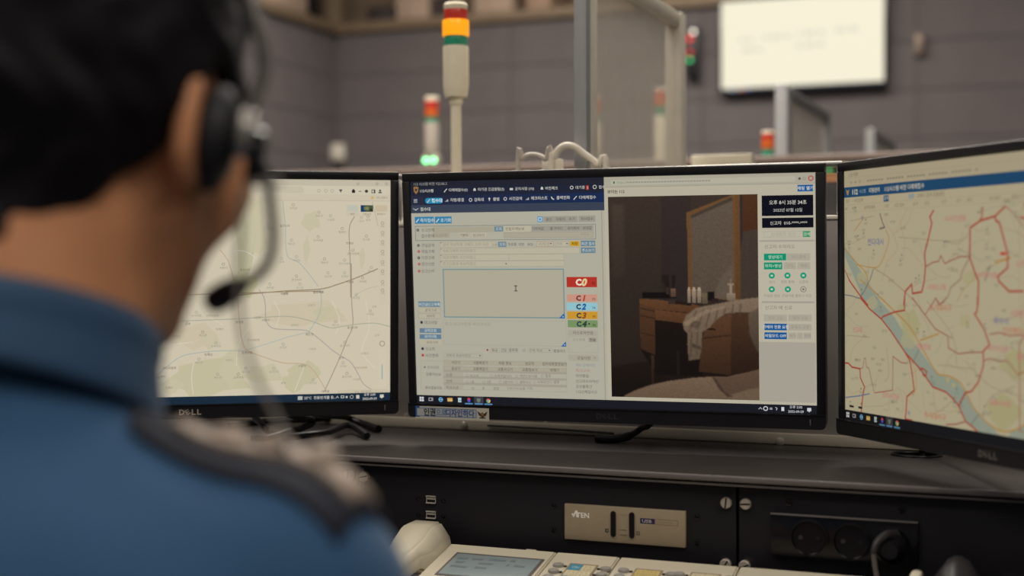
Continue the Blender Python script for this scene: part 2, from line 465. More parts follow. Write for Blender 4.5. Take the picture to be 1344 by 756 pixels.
# ------------------------------------------------------------ wall screen, signal light, small wall boxes
ua, za = onV(950.5, 121, VB); ub, zb = onV(1162, 112.5, VB)
TW = ub - ua; THT = TW*9/16
tvz = (za + zb)/2 + THT/2
tv = rthing('wall_screen', 'large white lit display screen on the grey panelled back wall', 'screen', (ua+ub)/2, VB - 0.062, tvz)
MB().box((0, 0.02, 0), (TW+0.026, 0.04, THT+0.026), 0.006).build('casing', M['black_gloss'], tv)
MB().box((0, 0.052, 0), (0.4, 0.024, 0.3), 0.004).build('wall_bracket', M['black_plastic'], tv)
fl = Flat(1280, 720, TW, THT)
WHITE = (246, 239, 214)
fl.rect(0, 0, 1280, 720, WHITE)
fl.l = 1
for x0, x1, y, n in ((150, 260, 300, 5), (340, 560, 290, 9), (620, 830, 280, 8), (915, 1080, 268, 6), (150, 330, 385, 7), (600, 820, 372, 9)):
    w = (x1-x0)/n
    for i in range(n):
        if (i*7+n) % 4 == 3: continue
        fl.rect(x0+i*w, y+rng.uniform(-4, 4), x0+i*w+w*0.7, y+30, (205, 200, 182))
fl.rect(0, 700, 1280, 720, (40, 46, 62))
for i, c_ in enumerate(((230, 230, 230), (60, 140, 220), (230, 190, 80), (220, 70, 60), (60, 120, 220))):
    fl.rect(70+34*i, 703, 90+34*i, 717, c_, 2)
d_ = fl.build('display', M['screen'], tv, dz=0.0004); d_.location = (0, -0.0015, 0)

u0, z0 = onV(903, 105, VB); u1, z1 = onV(919, 37, VB)
h_ = z1 - z0; w_ = u1 - u0
s_ = rthing('signal_light', 'black wall signal with red and green lamps and a white glint right of the tall glass screen', 'signal light', (u0+u1)/2, VB - 0.061, z0)
MB().box((0, 0.03, h_/2), (w_, 0.06, h_), 0.008).build('housing', M['black_plastic'], s_)
for dx, fz, m_, nm, r_ in ((0.012, 0.90, 'glint_white', 'white_glint', 0.011), (-0.008, 0.77, 'lamp_red_lit', 'red_lamp', 0.015), (-0.008, 0.50, 'lamp_red_lit', 'red_lamp', 0.011), (-0.008, 0.36, 'lamp_teal_lit', 'green_lamp', 0.011)):
    MB().lathe([(r_, 0), (r_*0.9, 0.008), (r_*0.5, 0.014), (0.0, 0.016)], 16, Matrix.Translation((dx, 0.002, h_*fz)) @ Matrix.Rotation(PI/2, 4, 'X')).build(nm, M[m_], s_)
u0, z0 = onV(1200.5, 73, VB); u1, z1 = onV(1213.5, 44, VB)
s_ = rthing('wall_sensor', 'small beige sensor box on the wall right of the big screen', 'sensor', (u0+u1)/2, VB - 0.036, z0)
MB().box((0, 0.018, (z1-z0)/2), (u1-u0, 0.036, z1-z0), 0.01).build('casing', M['brown_cap'], s_)
MB().box((0, -0.001, (z1-z0)*0.7), ((u1-u0)*0.6, 0.006, (z1-z0)*0.25), 0.002).build('window', M['pale_box'], s_)
MB().cyl((0, -0.001, (z1-z0)*0.3), (0, -0.006, (z1-z0)*0.3), 0.012).build('button', M['brown_cap'], s_)
u0, z0 = onV(433, 212, VB); u1, z1 = onV(454, 189, VB)
s_ = rthing('wall_socket_box', 'white square socket box low beside the room corner', 'socket box', (u0+u1)/2, VB - 0.045, z0)
MB().box((0, 0.022, (z1-z0)/2), (u1-u0, 0.045, z1-z0), 0.008).build('box', M['white_paint'], s_)
MB().box((0, -0.003, (z1-z0)/2), ((u1-u0)*0.8, 0.008, (z1-z0)*0.8), 0.004).build('cover', M['white_paint'], s_)

# ------------------------------------------------------------ far desks
VP = 3.38
fp = rthing('far_desk_screen', 'long grey desk screen with brown top behind the monitors', 'desk screen', -0.3, VP, 0)
MB().box((0, 0.02, 0.694), (7.4, 0.04, 1.388), 0.004).build('panel', M['grey_panel'], fp)
MB().box((0, 0.02, 1.399), (7.44, 0.07, 0.022), 0.006).build('top_cap', M['brown_cap'], fp)
for x in (-3.2, -1.9, -0.6, 0.7, 2.0, 3.3):
    MB().box((x, 0.0, 0.02), (0.08, 0.22, 0.04), 0.006).build('foot', M['aluminium'], fp)
def plain_console(label, name, u0, u1, v0, v1, top):
    t_ = rthing(name, label, 'desk', (u0+u1)/2, (v0+v1)/2, 0)
    w, d = u1-u0, v1-v0
    MB().box((0, 0, top-0.02), (w, d, 0.04), 0.006).build('worktop', M['shelf_dark'], t_)
    for x in (-w/2+0.03, w/2-0.03): MB().box((x, 0, (top-0.04)/2), (0.04, d-0.04, top-0.04), 0.003).build('side_panel', M['console_black'], t_)
    MB().box((0, 0, (top-0.04)/2+0.05), (w-0.1, 0.02, top-0.14), 0.003).build('modesty_panel', M['console_black'], t_)
    return t_
plain_console('dark desk behind the monitors carrying the tall signal tower', 'console_desk', -1.75, 0.35, 1.895, 2.55, 0.90)
plain_console('dark desk beyond the long desk screen under the small towers', 'console_desk', -3.2, 2.2, 3.44, 4.25, 0.90)
plain_console('dark desk of the furthest row below the small glass screen', 'console_desk', -2.6, 2.0, 4.50, 5.20, 0.90)

def glass_screen(label, px_near, px_far, v0, ytop_near, pw_near, pw_far, v1=None, tone='pale_metal', near='blue_grey'):
    """a framed glass screen standing on a desk and running away from the operator"""
    un, zn = onV(px_near, ytop_near, v0)
    v1 = v1 or v0 + 0.55
    uf, _ = onV(px_far, 100, v1)
    u = (un + uf)/2
    z0 = 0.90; H = zn - z0; L = v1 - v0
    t_ = rthing('glass_screen', label, 'glass screen', u, v0, z0)
    MB().box((0, pw_near/2, H/2), (pw_near, pw_near, H), 0.004).build('near_post', M[near], t_)
    MB().box((0, L - pw_far/2, H/2), (pw_far, pw_far, H), 0.004).build('far_post', M[tone], t_)
    MB().box((0, L/2, H-0.014), (0.024, L-0.03, 0.028), 0.004).build('top_rail', M[tone], t_)
    MB().box((0, L/2, 0.014), (0.03, L, 0.028), 0.004).build('bottom_rail', M[tone], t_)
    MB().box((0, L/2, H/2), (0.006, L-0.04, H-0.04)).build('glass_pane', M['frosted'], t_)
    MB().box((0, pw_near+0.017, H/2), (pw_near*0.9, 0.034, H-0.05), 0.003).build('glazing_bead', M[tone], t_)
    return t_
glass_screen('tall aluminium framed glass screen left of the big wall display', 757, 893, 1.915, -62, 0.021, 0.032, 2.46)
glass_screen('grey framed glass screen below the big wall display', 1030, 1081, 3.45, 110, 0.032, 0.022, 4.14, 'blue_grey')
glass_screen('smallest glass screen, low in the gap right of the wall display', 1141, 1173, 4.54, 168, 0.030, 0.02, 5.15, 'blue_grey')

def tower(label, px, v, ytop, ybody, lens, r, zbase=0.90, dim=False, cap='tower_body', extra=None, ybase=None, pr=0.35, grp=None):
    """ytop = pixel of the cap, ybody = pixel of the bottom of the grey body, lens = [(material, name, y_bottom_pixel)]"""
    u, zt = onV(px, ytop, v)
    zB = onV(px, ybody, v)[1]
    t_ = rthing('signal_tower', label, 'signal tower', u, v, zbase, grp)
    h = lambda y: onV(px, y, v)[1] - zbase
    zt -= zbase; zB -= zbase
    y0 = lens[0][3]
    MB().lathe([(r*0.9, h(y0)), (r*0.95, zt-0.004), (r*0.8, zt), (0, zt)], 28).build('cap', M[cap], t_)
    for m_, nm, yb, yt, k in lens:
        a, b = h(yb), h(yt)
        MB().lathe([(r*k*0.97, a), (r*k, a+0.002), (r*k, b-0.002), (r*k*0.97, b)], 28).build(nm, M[m_], t_)
    yl = lens[-1][2]
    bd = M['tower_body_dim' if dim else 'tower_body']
    MB().lathe([(r*0.86, zB), (r*0.94, zB+0.006), (r, zB+0.02), (r, h(yl)-0.003), (r*0.97, h(yl))], 28).build('body', bd, t_)
    MB().lathe([(r*0.5, zB-0.012), (r*0.55, zB-0.002), (r*0.5, zB)], 20).build('collar', bd, t_)
    MB().cyl((0, 0, 0.012), (0, 0, zB-0.004), r*pr, n=20).build('pole', bd, t_)
    MB().lathe([(r*1.5, 0), (r*1.5, 0.008), (r*0.7, 0.016), (0, 0.016)], 24).build('foot_flange', bd, t_)
    return t_, h
_, zz = onV(598, 100, 2.07)
R1 = 17.3/FPX*2.2
tower('tall cream signal tower with its amber lamp lit, behind the middle monitor', 598, 2.07, 4, 128,
      [('lens_red', 'red_lens', 27, 13, 0.92), ('lens_amber_lit', 'amber_lens', 48, 27, 1.04), ('lens_green', 'green_lens', 61, 48, 0.92)], R1, pr=0.42)
V2 = 3.72
r2 = 10.0/FPX*4.05
t2, h2 = tower('small signal tower with a green light at its foot, left of the tall tower', 566.5, V2, 127, 204,
      [('lens_red', 'red_lens', 144, 133, 0.92), ('lens_orange', 'orange_lens', 154, 144, 0.92), ('lens_green', 'green_lens', 161, 154, 0.88)], r2, dim=True)
za_ = h2(211)
MB().box((0, 0, za_), (0.052, 0.03, 0.036), 0.006).build('lamp_box', M['tower_body_dim'], t2)
for dx in (-0.0125, 0.0125):
    MB().lathe([(0.0085, 0), (0.0078, 0.003), (0.0045, 0.006), (0, 0.007)], 16, Matrix.Translation((dx, -0.015, za_)) @ Matrix.Rotation(PI/2, 4, 'X')).build('green_lamp', M['lamp_green_lit'], t2)
tower('signal tower with red top seen right of the tall glass screen', 1008, 3.62, 172, 232,
      [('lens_red', 'red_lens', 184, 176, 0.95), ('lens_orange', 'orange_lens', 196, 184, 0.95), ('lens_green', 'green_lens', 205, 196, 0.9)], 8.6/FPX*3.7, dim=True)
tower('signal tower seen through the tall glass screen near its far post', 868, 4.0, 116, 216,
      [('lens_red', 'red_lens', 128, 120, 0.95), ('lens_orange', 'orange_lens', 140, 128, 0.95), ('lens_green', 'green_lens', 152, 140, 0.9)], 9.5/FPX*4.1)
tower('signal tower seen through the tall glass screen near its near post', 780, 4.0, 126, 206,
      [('lens_red', 'red_lens', 140, 130, 0.95), ('lens_orange', 'orange_lens', 150, 140, 0.95), ('lens_green', 'green_lens', 160, 150, 0.9)], 8.5/FPX*4.1)

# things on the desk behind
def stack_box(name, label, px0, px1, y0, y1, v, dep, m, cat='box', zb=None):
    u0, za_ = onV(px0, y1, v); u1, _ = onV(px1, y1, v); zt = onV((px0+px1)/2, y0, v)[1]
    zb = za_ if zb is None else zb
    t_ = rthing(name, label, cat, (u0+u1)/2, v + dep/2, zb)
    MB().box((0, 0, (zt-zb)*0.45), (u1-u0, dep, (zt-zb)*0.9), 0.003).build('body', m, t_)
    MB().box((0, 0, (zt-zb)*0.9), (u1-u0+0.002, dep+0.002, (zt-zb)*0.2), 0.002).build('lid', m, t_)
    return zt
z_ = stack_box('file_box', 'dark file box in the slit right of the middle monitor', 1078, 1112, 240, 268, 2.2, 0.24, M['dark_box'], zb=0.9)
z_ = stack_box('file_box', 'orange box on top of the dark file box', 1080, 1108, 228, 240, 2.2, 0.2, M['orange_box'], zb=z_)
z_ = stack_box('file_box', 'green box on top of the orange box', 1078, 1093, 219, 228, 2.205, 0.16, M['green_box'], zb=z_)
z_ = stack_box('paper_box', 'thin white box on top of the green box', 1078, 1112, 212.5, 219, 2.21, 0.15, M['tower_body'], zb=z_)
stack_box('white_box', 'tall white box behind the right end of the monitor rail', 908, 986, 202.5, 214, 2.52, 0.03, M['tower_body'], zb=0.9)
def cable(name, label, pts, r, m, cat='cable', grp=None):
    o = MB().tube(pts, r, 10, 8).build(name, m)
    return tag(o, label, cat, grp)
def pv(px, py, v):
    u, z = onV(px, py, v); return W(u, v, z)
vv = 1.8985
def down(px, v):
    u, _ = onV(px, 210, v); return W(u, v, 0.906)
cable('white_cable', 'thick white cable looping up behind the middle monitor', [down(722, vv), pv(724, 235, vv), pv(728, 206, vv), pv(738, 193, vv), pv(752, 192, vv), pv(768, 203, vv), pv(784, 216, vv), pv(797, 236, vv), down(799, vv)], 0.0052, M['white_cable'])
cable('white_cable', 'thin pale cable looping low left of the thick white one', [down(678, vv+0.001), pv(680, 225, vv+0.001), pv(686, 208, vv+0.001), pv(700, 203, vv+0.001), pv(716, 209, vv+0.001), pv(724, 222, vv+0.001), down(730, vv+0.001)], 0.0040, M['cloudy_cable'])
stack_box('white_adapter', 'small white adapter beside the looping cables behind the monitor', 712, 727, 207, 222, 1.93, 0.04, M['white_paint'], 'adapter', zb=0.9)

# ------------------------------------------------------------ partition behind the monitors
VR = 1.865
SH = 0.90                           # height of the shelf
PU0, PU1 = -1.75, 0.45
dp = rthing('desk_partition', 'grey metal panel with a pale foot strip behind the monitors', 'partition', 0, VR, SH)
ptop = 1.202 - SH
MB().box(((PU0+PU1)/2, 0.010, ptop/2), (PU1-PU0, 0.020, ptop), 0.002).build('panel', M['grey_panel'], dp)
MB().box(((PU0+PU1)/2, -0.003, 0.008), (PU1-PU0, 0.012, 0.015), 0.002).build('foot_strip', M['pale_trim'], dp)
MB().box(((PU0+PU1)/2, 0.010, ptop+0.003), (PU1-PU0, 0.024, 0.006), 0.002).build('top_cap', M['pale_metal'], dp)
scr_m = None
for px, py in ((465, 533), (533, 546), (716, 556), (915, 567), (1133, 578)):
    u, z = onV(px, py, VR - 0.002)
    o = MB().lathe([(0.0042, 0), (0.0042, 0.001), (0.003, 0.0028), (0.0014, 0.003), (0.0012, 0.0012), (0, 0.0012)], 14, Matrix.Rotation(PI/2, 4, 'X')).build('screw', M['steel'], dp) if scr_m is None else scr_m.copy()
    if scr_m is None: scr_m = o
    else: C.objects.link(o)
    o.parent = dp; o.location = (u, -0.0002, z - SH)
for px, py in ((609, 558), (1024, 580)):
    u, z = onV(px, py, VR - 0.009)
    o = MB().lathe([(0.0062, 0), (0.0056, 0.002), (0.0032, 0.0034), (0, 0.0038)], 16, Matrix.Rotation(PI/2, 4, 'X')).build('dome_screw', M['steel'], dp)
    o.location = (u, -0.009, z - SH)
# clear sheet with a bright metal rail, standing on the panel
au0 = onV(519, 225, VR)[0]; au1 = onV(1105, 213, VR)[0]
ac = rthing('clear_screen', 'clear plastic sheet with a bright metal top rail above the grey panel', 'clear screen', (au0+au1)/2, VR + 0.010, 1.208)
aw = au1 - au0
zr = (onV(530, 226, VR)[1] + onV(1095, 211.5, VR)[1])/2 - 1.208
MB().box((0, 0, (zr-0.008)/2), (aw-0.01, 0.004, zr-0.008)).build('sheet', M['clear'], ac)
MB().box((0, 0, zr-0.0045), (aw, 0.010, 0.007), 0.0025).build('top_rail', M['aluminium'], ac)
for x in (-aw/2+0.004, aw/2-0.004): MB().box((x, 0, (zr-0.009)/2), (0.008, 0.009, zr-0.009), 0.003).build('end_clip', M['aluminium'], ac)

# ------------------------------------------------------------ the operator's console
VC = 1.578                          # front plane of the instrument panels
CU0, CU1 = -1.75, 0.62
co = rthing('control_console', 'long black control console with instrument panels under the monitors', 'console', 0, VC, 0)
def cx(u, v, z): return (u, v - VC, z)
cw = CU1 - CU0; cm = (CU0 + CU1)/2
# shelf with a cable hole at the right
gu, gv = onZ(1203, 597.5, SH)
sh = MB(); b = sh.bm
def shelf_slab(mb, hole_r=0.030, n=24):
    x0, x1, y0, y1 = CU0, CU1, 1.560 - VC, VR + 0.02 - VC
    z0, z1 = SH - 0.006, SH
    hx, hy = gu, gv - VC
    loop = []
    for i in range(n):
        a = 2*PI*i/n; loop.append((hx + hole_r*math.cos(a), hy + hole_r*math.sin(a)*0.8))
    for zz_, flip in ((z1, False), (z0, True)):
        hv = [mb.bm.verts.new((p[0], p[1], zz_)) for p in loop]
        outer = []
        for i in range(n):
            a = 2*PI*i/n; c, s = math.cos(a), math.sin(a)
            tx = ((x1 - hx)/c if c > 1e-6 else (x0 - hx)/c if c < -1e-6 else 1e9)
            ty = ((y1 - hy)/s if s > 1e-6 else (y0 - hy)/s if s < -1e-6 else 1e9)
            t_ = min(tx, ty); outer.append(mb.bm.verts.new((hx + c*t_, hy + s*t_, zz_)))
        cor = {}
        for i in range(n):
            j = (i+1) % n
            mb.bm.faces.new((hv[i], hv[j], outer[j], outer[i]))
            p, q = outer[i].co, outer[j].co
            if abs(p.x - q.x) > 1e-5 and abs(p.y - q.y) > 1e-5:
                px_ = p.x if abs(p.x - x0) < 1e-5 or abs(p.x - x1) < 1e-5 else q.x
                py_ = p.y if abs(p.y - y0) < 1e-5 or abs(p.y - y1) < 1e-5 else q.y
                k = mb.bm.verts.new((px_, py_, zz_))
                mb.bm.faces.new((outer[i], outer[j], k))
        if flip: lo = (hv, outer)
        else: hi = (hv, outer)
    for i in range(n):
        j = (i+1) % n
        mb.bm.faces.new((hi[0][i], hi[0][j], lo[0][j], lo[0][i]))
shelf_slab(sh)
sh.box((cm, VR + 0.02 - VC, SH - 0.003), (cw, 0.004, 0.006))
sh.build('shelf', M['shelf_dark'], co, smooth=False)
MB().tube([(gu + 0.030*math.cos(2*PI*i/16), gv - VC + 0.024*math.sin(2*PI*i/16), SH + 0.0005) for i in range(17)], 0.0022, 8, 2).build('cable_hole_rim', M['black_plastic'], co)
MB().box((gu, gv - VC, SH - 0.030), (0.08, 0.055, 0.01)).build('cable_hole_tray', M['dark_gap'], co)
MB().box((cm, 1.559 - VC, SH - 0.0034), (cw, 0.005, 0.0075), 0.0022, 3).build('edge_band', M['edge_band'], co)
MB().box((cm, 1.566 - VC, SH - 0.0108), (cw, 0.011, 0.0030), 0.0012).build('lower_bead', M['edge_band'], co)
# panels
PT, PB = SH - 0.0130, 0.760
s1 = onV(470.5, 640, VC)[0]; s2 = onV(968, 690, VC)[0]
edges = [CU0 + 0.02, s1 - (s2 - s1) , s1, s2, s2 + (s2 - s1)]
pans = []
for a, b_ in zip(edges[1:], edges[2:] + [CU1 - 0.02]):
    if b_ - a < 0.05: continue
    pans.append(MB().box(((a+b_)/2, 0.004, (PT+PB)/2), (b_ - a - 0.003, 0.008, PT-PB), 0.0012).build('front_panel', M['console_black'], co))
MB().box(((edges[0]+edges[1])/2, 0.004, (PT+PB)/2), (edges[1]-edges[0]-0.003, 0.008, PT-PB), 0.0012).build('front_panel', M['console_black'], co)
pl, pm, pr_ = pans[0], pans[1], pans[2]
MB().box((cm, 0.020, (SH-0.007+0.74)/2), (cw-0.04, 0.01, SH-0.007-0.742), 0).build('backing', M['dark_gap'], co)
MB().box((cm, 0.13, 0.37), (cw, 0.02, 0.74), 0.002).build('kick_panel', M['console_black'], co)
for x in (CU0+0.011, CU1-0.011):
    MB().box((x, 0.155, 0.4465), (0.022, 0.32, 0.893), 0.003).build('side_panel', M['console_black'], co)
# worktop with legs
MB().box((cm, 0.88 + (VC+0.02-0.88)/2 - VC, 0.725), (cw, VC + 0.02 - 0.88, 0.03), 0.005).build('worktop', M['worktop'], co)
for x in (CU0+0.03, cm - 0.02, CU1-0.03):
    if x == cm - 0.02: continue
    MB().box((x, 0.98 - VC, 0.355), (0.05, 0.05, 0.71), 0.004).build('leg', M['console_black'], co)
# thumb screws
def thumb(px, py, parent, ang, plain=False):
    u, z = onV(px, py, VC - 0.004)
    mb = MB()
    mt = Matrix.Rotation(PI/2, 4, 'X')
    mb.lathe([(0.0062, -0.004), (0.0066, 0.001), (0.0066, 0.0055), (0.0058, 0.0065), (0, 0.0067)], 20, mt)
    o = mb.build('thumb_screw', M['steel'], parent)
    sl = MB().box((0, -0.0067, 0), (0.0016, 0.0008, 0.0118), rot=Matrix.Rotation(ang, 4, 'Y'))
    bmesh.ops.delete(sl.bm, geom=[], context='VERTS')
    o.location = (u, 0, z)
    me = o.data
    # the slot, a dark strip laid on the head for the shade in its groove
    sm = sl.build('slot', M['dark_gap'])
    bm2 = bmesh.new(); bm2.from_mesh(me); n0 = len(bm2.faces); bm2.from_mesh(sm.data)
    bm2.faces.ensure_lookup_table()
    for fc in bm2.faces[n0:]: fc.material_index = 1
    bm2.to_mesh(me); bm2.free()
    me.materials.append(M['dark_gap'])
    bpy.data.objects.remove(sm)
    return o
thumb(457.5, 624, pl, 0.15); thumb(477.5, 625.5, pm, 1.35)
thumb(953, 660, pm, 0.1); thumb(978.5, 661.5, pr_, 1.5)
thumb(952, 741, pm, 0.6); thumb(977, 743, pr_, 1.2)
thumb(458, 700, pl, 0.7); thumb(478, 702, pm, 0.2)
# usb ports and their little screws
for px, py in ((566, 655.5), (566, 675.5)):
    u, z = onV(px, py, VC)
    o = MB().box((0, -0.001, 0.0042), (0.0128, 0.004, 0.0012)).box((0, -0.001, -0.0042), (0.0128, 0.004, 0.0012)).box((-0.0062, -0.0002, 0), (0.0006, 0.002, 0.0084)).box((0.0062, -0.0002, 0), (0.0006, 0.002, 0.0084)).box((0, 0.0, 0.0012), (0.011, 0.003, 0.0022)).build('usb_port', M['chrome'], pm)
    o.location = (u, 0, z)
for px, py in ((549, 654), (582, 657), (549, 675), (582, 677)):
    u, z = onV(px, py, VC)
    o = MB().lathe([(0.003, -0.001), (0.0028, 0.001), (0.001, 0.0016), (0, 0.0012)], 12, Matrix.Rotation(PI/2, 4, 'X')).build('small_screw', M['black_gloss'], pm); o.location = (u, 0, z)
for px, py in ((727, 664), (727, 695), (915, 679), (915, 712)):
    u, z = onV(px, py, VC)
    o = MB().lathe([(0.0036, -0.001), (0.0034, 0.0012), (0.0016, 0.0018), (0.0012, 0.0006), (0, 0.0006)], 12, Matrix.Rotation(PI/2, 4, 'X')).build('small_screw', M['black_gloss'], pm); o.location = (u, 0, z)
# switch faceplate with lettering
ku0, kz0 = onV(742.5, 706, VC); ku1, kz1 = onV(901, 671, VC)
kz1 = (onV(742.5, 659.3, VC)[1] + kz1)/2; kz0 = (kz0 + onV(901, 719, VC)[1])/2
kw, kh = ku1-ku0, kz1-kz0
kv = MB().box((0, 0.0, 0), (kw, 0.006, kh), 0.0012).build('switch_faceplate', M['kvm_face'], co)
kv['label'] = 'beige metal switch faceplate with white lettering'
kv.location = ((ku0+ku1)/2, -0.002, (kz0+kz1)/2)
fl = Flat(703, 206, kw, kh)         # in units of the zoomed photograph
K = (252, 248, 240); D = (84, 72, 60)
fl.text(73, 60, 'TEN', 41, K, 0.025, l=1); 
fl.poly([(50, 74), (66, 36), (80, 36), (82, 74), (72, 74), (70, 50), (60, 74)], K, 1)
fl.poly([(42, 56), (52, 52), (64, 66), (54, 74)], K, 1)
fl.rect(446, 54, 530, 84, (48, 36, 84), 1); fl.frame(530, 54, 662, 86, 2.5, (140, 118, 92), 1)
fl.text(456, 69, 'USB', 24, (200, 190, 190), 0.01, l=2, sx=1.35); fl.text(540, 70, '2.0 SWITCH', 17, (150, 130, 104), l=2)
fl.line([(322, 42), (370, 43)], 2, (140, 120, 96), 1); fl.text(326, 130, 'POWER', 12, D, l=1); fl.text(324, 158, 'ONLINE', 12, D, l=1)
fl.rect(243, 128, 262, 150, (52, 42, 32), 1); fl.text(252, 138, '1', 18, K, l=2, al='c')
fl.frame(425, 130, 444, 152, 3, (70, 56, 42), 1); fl.text(434, 141, '2', 18, D, l=2, al='c')
lt = fl.build('lettering', M['print'], kv, dz=0.00008); lt.location = (0, -0.0031, 0); lt['kind'] = 'stuff'
for zx in (291, 399):
    x = (zx/703 - 0.5)*kw
    mb = MB(); w5 = 0.0031
    pts = []
    for i in range(9): a = PI*i/8; pts.append((x + w5*math.cos(a), 0.0135 + w5*math.sin(a)))
    for i in range(9): a = PI + PI*i/8; pts.append((x + w5*math.cos(a), -0.0135 + w5*math.sin(a) + 0.002))
    mb.prism(pts, -0.0046, -0.0025).build('button_strip', M['black_gloss'], kv)
# power outlet module
ou0, oz1 = onV(1013.5, 672, VC); ou1, _ = onV(1206, 684, VC); oz0 = onV(1013.5, 727, VC)[1]
ot = MB().box((0, 0, 0), (ou1-ou0, 0.010, oz1-oz0), 0.0012).build('outlet_module', M['black_gloss'], co)
ot.location = ((ou0+ou1)/2, -0.003, (oz0+oz1)/2)
MB().box((0, -0.006, (oz1-oz0)/2), (ou1-ou0, 0.006, 0.0016), 0.0005).build('upper_ridge', M['edge_band'], ot)
for px, py in ((1062, 706), (1118, 711), (1172, 716)):
    u, z = onV(px, py, VC - 0.008)
    x, zz_ = u - ot.location.x, z - ot.location.z
    MB().lathe([(0.0215, 0), (0.0215, 0.003), (0.0195, 0.0035), (0.0185, 0.001), (0.0180, 0.0003), (0, 0.0003)], 28, Matrix.Translation((x, -0.005, zz_)) @ Matrix.Rotation(PI/2, 4, 'X')).build('socket', M['black_gloss'], ot)
    for dx in (-0.0095, 0.0095):
        MB().cyl((x+dx, -0.0052, zz_), (x+dx, -0.0062, zz_), 0.0026, n=12).build('contact', M['edge_dark'] if dx < 0 else M['dark_gap'], ot)  # left contact is lighter, its glint put into the colour
for px, py in ((1035, 660), (1184, 669)):
    u, z = onV(px, py, VC)
    o = MB().lathe([(0.0042, -0.001), (0.004, 0.0012), (0.0016, 0.0018), (0.0012, 0.0006), (0, 0.0006)], 12, Matrix.Rotation(PI/2, 4, 'X')).build('small_screw', M['black_gloss'], pr_); o.location = (u, 0, z)
# plug in the third socket
u, z = onV(1172, 716, VC - 0.008)
pg = rthing('power_plug', 'dark power plug with a grey lead in the right socket', 'plug', u, VC - 0.0085, z)
MB().lathe([(0.016, 0.0), (0.017, 0.004), (0.0155, 0.014), (0.011, 0.024), (0.009, 0.032), (0, 0.032)], 20, Matrix.Rotation(PI/2, 4, 'X')).build('body', M['black_plastic'], pg)
MB().tube([(0.004, -0.010, 0.014), (-0.004, -0.024, 0.016), (-0.013, -0.034, 0.008), (-0.016, -0.038, -0.003)], lambda t: 0.0062 - 0.003*t, 10).build('strain_relief', M['edge_dark'], pg)
MB().tube([(-0.016, -0.038, -0.003), (-0.013, -0.041, -0.022), (-0.006, -0.048, -0.045), (0.004, -0.055, -0.075), (0.03, -0.06, z*0-0.0)] [:4], 0.0027, 10).build('lead', M['grey_cable'], pg)

# ------------------------------------------------------------ monitors
DW, DH = 0.527, 0.2965
def mon_matrix(x, y, z, yaw, tilt):
    return Matrix.Translation((x, y, EYE + z)) @ Matrix.Rotation(yaw, 4, 'Z') @ Matrix.Rotation(-tilt, 4, 'X')
def monitor(label, mtx, logo_col, logo_x=0.0):
    t_ = thing('computer_monitor', label, 'monitor', mtx=mtx, group='monitors in front of the operator')
    w, h, s, c_ = DW, DH, 0.0112, 0.0185
    bz = MB()
    bz.box((0, 0.010, h/2 + s/2), (w + 2*s, 0.026, s), 0.0018)
    for k in (-1, 1): bz.box((k*(w/2 + s/2), 0.010, 0), (s, 0.026, h + 0.001), 0.0016)
    bz.build('bezel', M['black_plastic'], t_)
    mb = MB()
    r = 0.006; x0, x1, z0, z1 = -w/2 - s, w/2 + s, -h/2 - c_, -h/2 + 0.0002
    p = [(x0, z1), (x1, z1)] + [(x1 - r + r*math.cos(a), z0 + r - r*math.sin(a)) for a in (0, .4, .8, 1.2, PI/2)] + [(x0 + r - r*math.sin(a), z0 + r - r*math.cos(a)) for a in (0, .4, .8, 1.2, PI/2)]
    mb.prism(p, -0.0055, 0.022)
    ch = mb.build('chin', M['black_plastic'], t_)
    MB().box((0, -0.0062, -h/2 - 0.0006), (w + 2*s - 0.002, 0.0014, 0.0012), 0.0004).build('chin_ridge', M['black_gloss'], ch)
    MB().box((w/2 - 0.0075, -0.0058, -h/2 - 0.0095), (0.0016, 0.0008, 0.0075), 0.0003).build('power_light', M['edge_band'], ch)
    # lettering on the chin
    H_ = 0.0078; cw_ = 0.0300
    f_ = Flat(300, 78, cw_, H_)
    L = logo_col
    f_.text(2, 39, 'D', 100, L, 0.03, l=1); f_.text(162, 39, 'L', 100, L, 0.03, l=1, sx=1.15); f_.text(232, 39, 'L', 100, L, 0.03, l=1, sx=1.15)
    a = -0.62; ca, sa = math.cos(a), math.sin(a); cx_, cy_ = 116, 39
    def rr(px, py): return (cx_ + px*ca - py*sa, cy_ + px*sa + py*ca)
    def bar(x0, y0, x1, y1): f_.poly([rr(x0, y0), rr(x1, y0), rr(x1, y1), rr(x0, y1)], L, 1)
    bar(-26, -34, -12, 34); bar(-26, -34, 28, -21); bar(-26, -6, 24, 6); bar(-26, 21, 28, 34)
    lg = f_.build('logo', M['print'], ch, dz=0.00008); lg.location = (logo_x, -0.0056, -h/2 - 0.0093)
    MB().box((0, 0.029, 0), (w + 2*s - 0.004, 0.016, h + 2*s - 0.006), 0.006).build('back_cover', M['black_plastic'], t_)
    MB().box((0, 0.044, -0.01), (0.30, 0.022, 0.20), 0.01).build('back_bulge', M['black_plastic'], t_)
    return t_
def arm(t_, mtx, u_off=0.0):
    """bracket from the back of the monitor to the desk panel"""
    p0 = mtx @ Vector((0, 0.056, 0.0))
    u, v, z = to_room(p0)
    p1 = W(u + u_off, VR - 0.012, z - 0.005)
    inv = mtx.inverted()
    a, b_ = inv @ p0, inv @ p1
    mid = (a + b_)/2 + Vector((0, 0, -0.01))
    MB().tube([a - Vector((0, 0.012, 0)), a, mid, b_], 0.011, 12, 5).build('mount_arm', M['black_plastic'], t_)
    q = inv.to_3x3() @ ROOM.to_3x3()
    pm = Matrix.Translation(b_) @ q.to_4x4()
    MB().box((0, 0, 0), (0.06, 0.022, 0.08), 0.004).build('mount_plate', M['black_plastic'], t_).matrix_local = pm

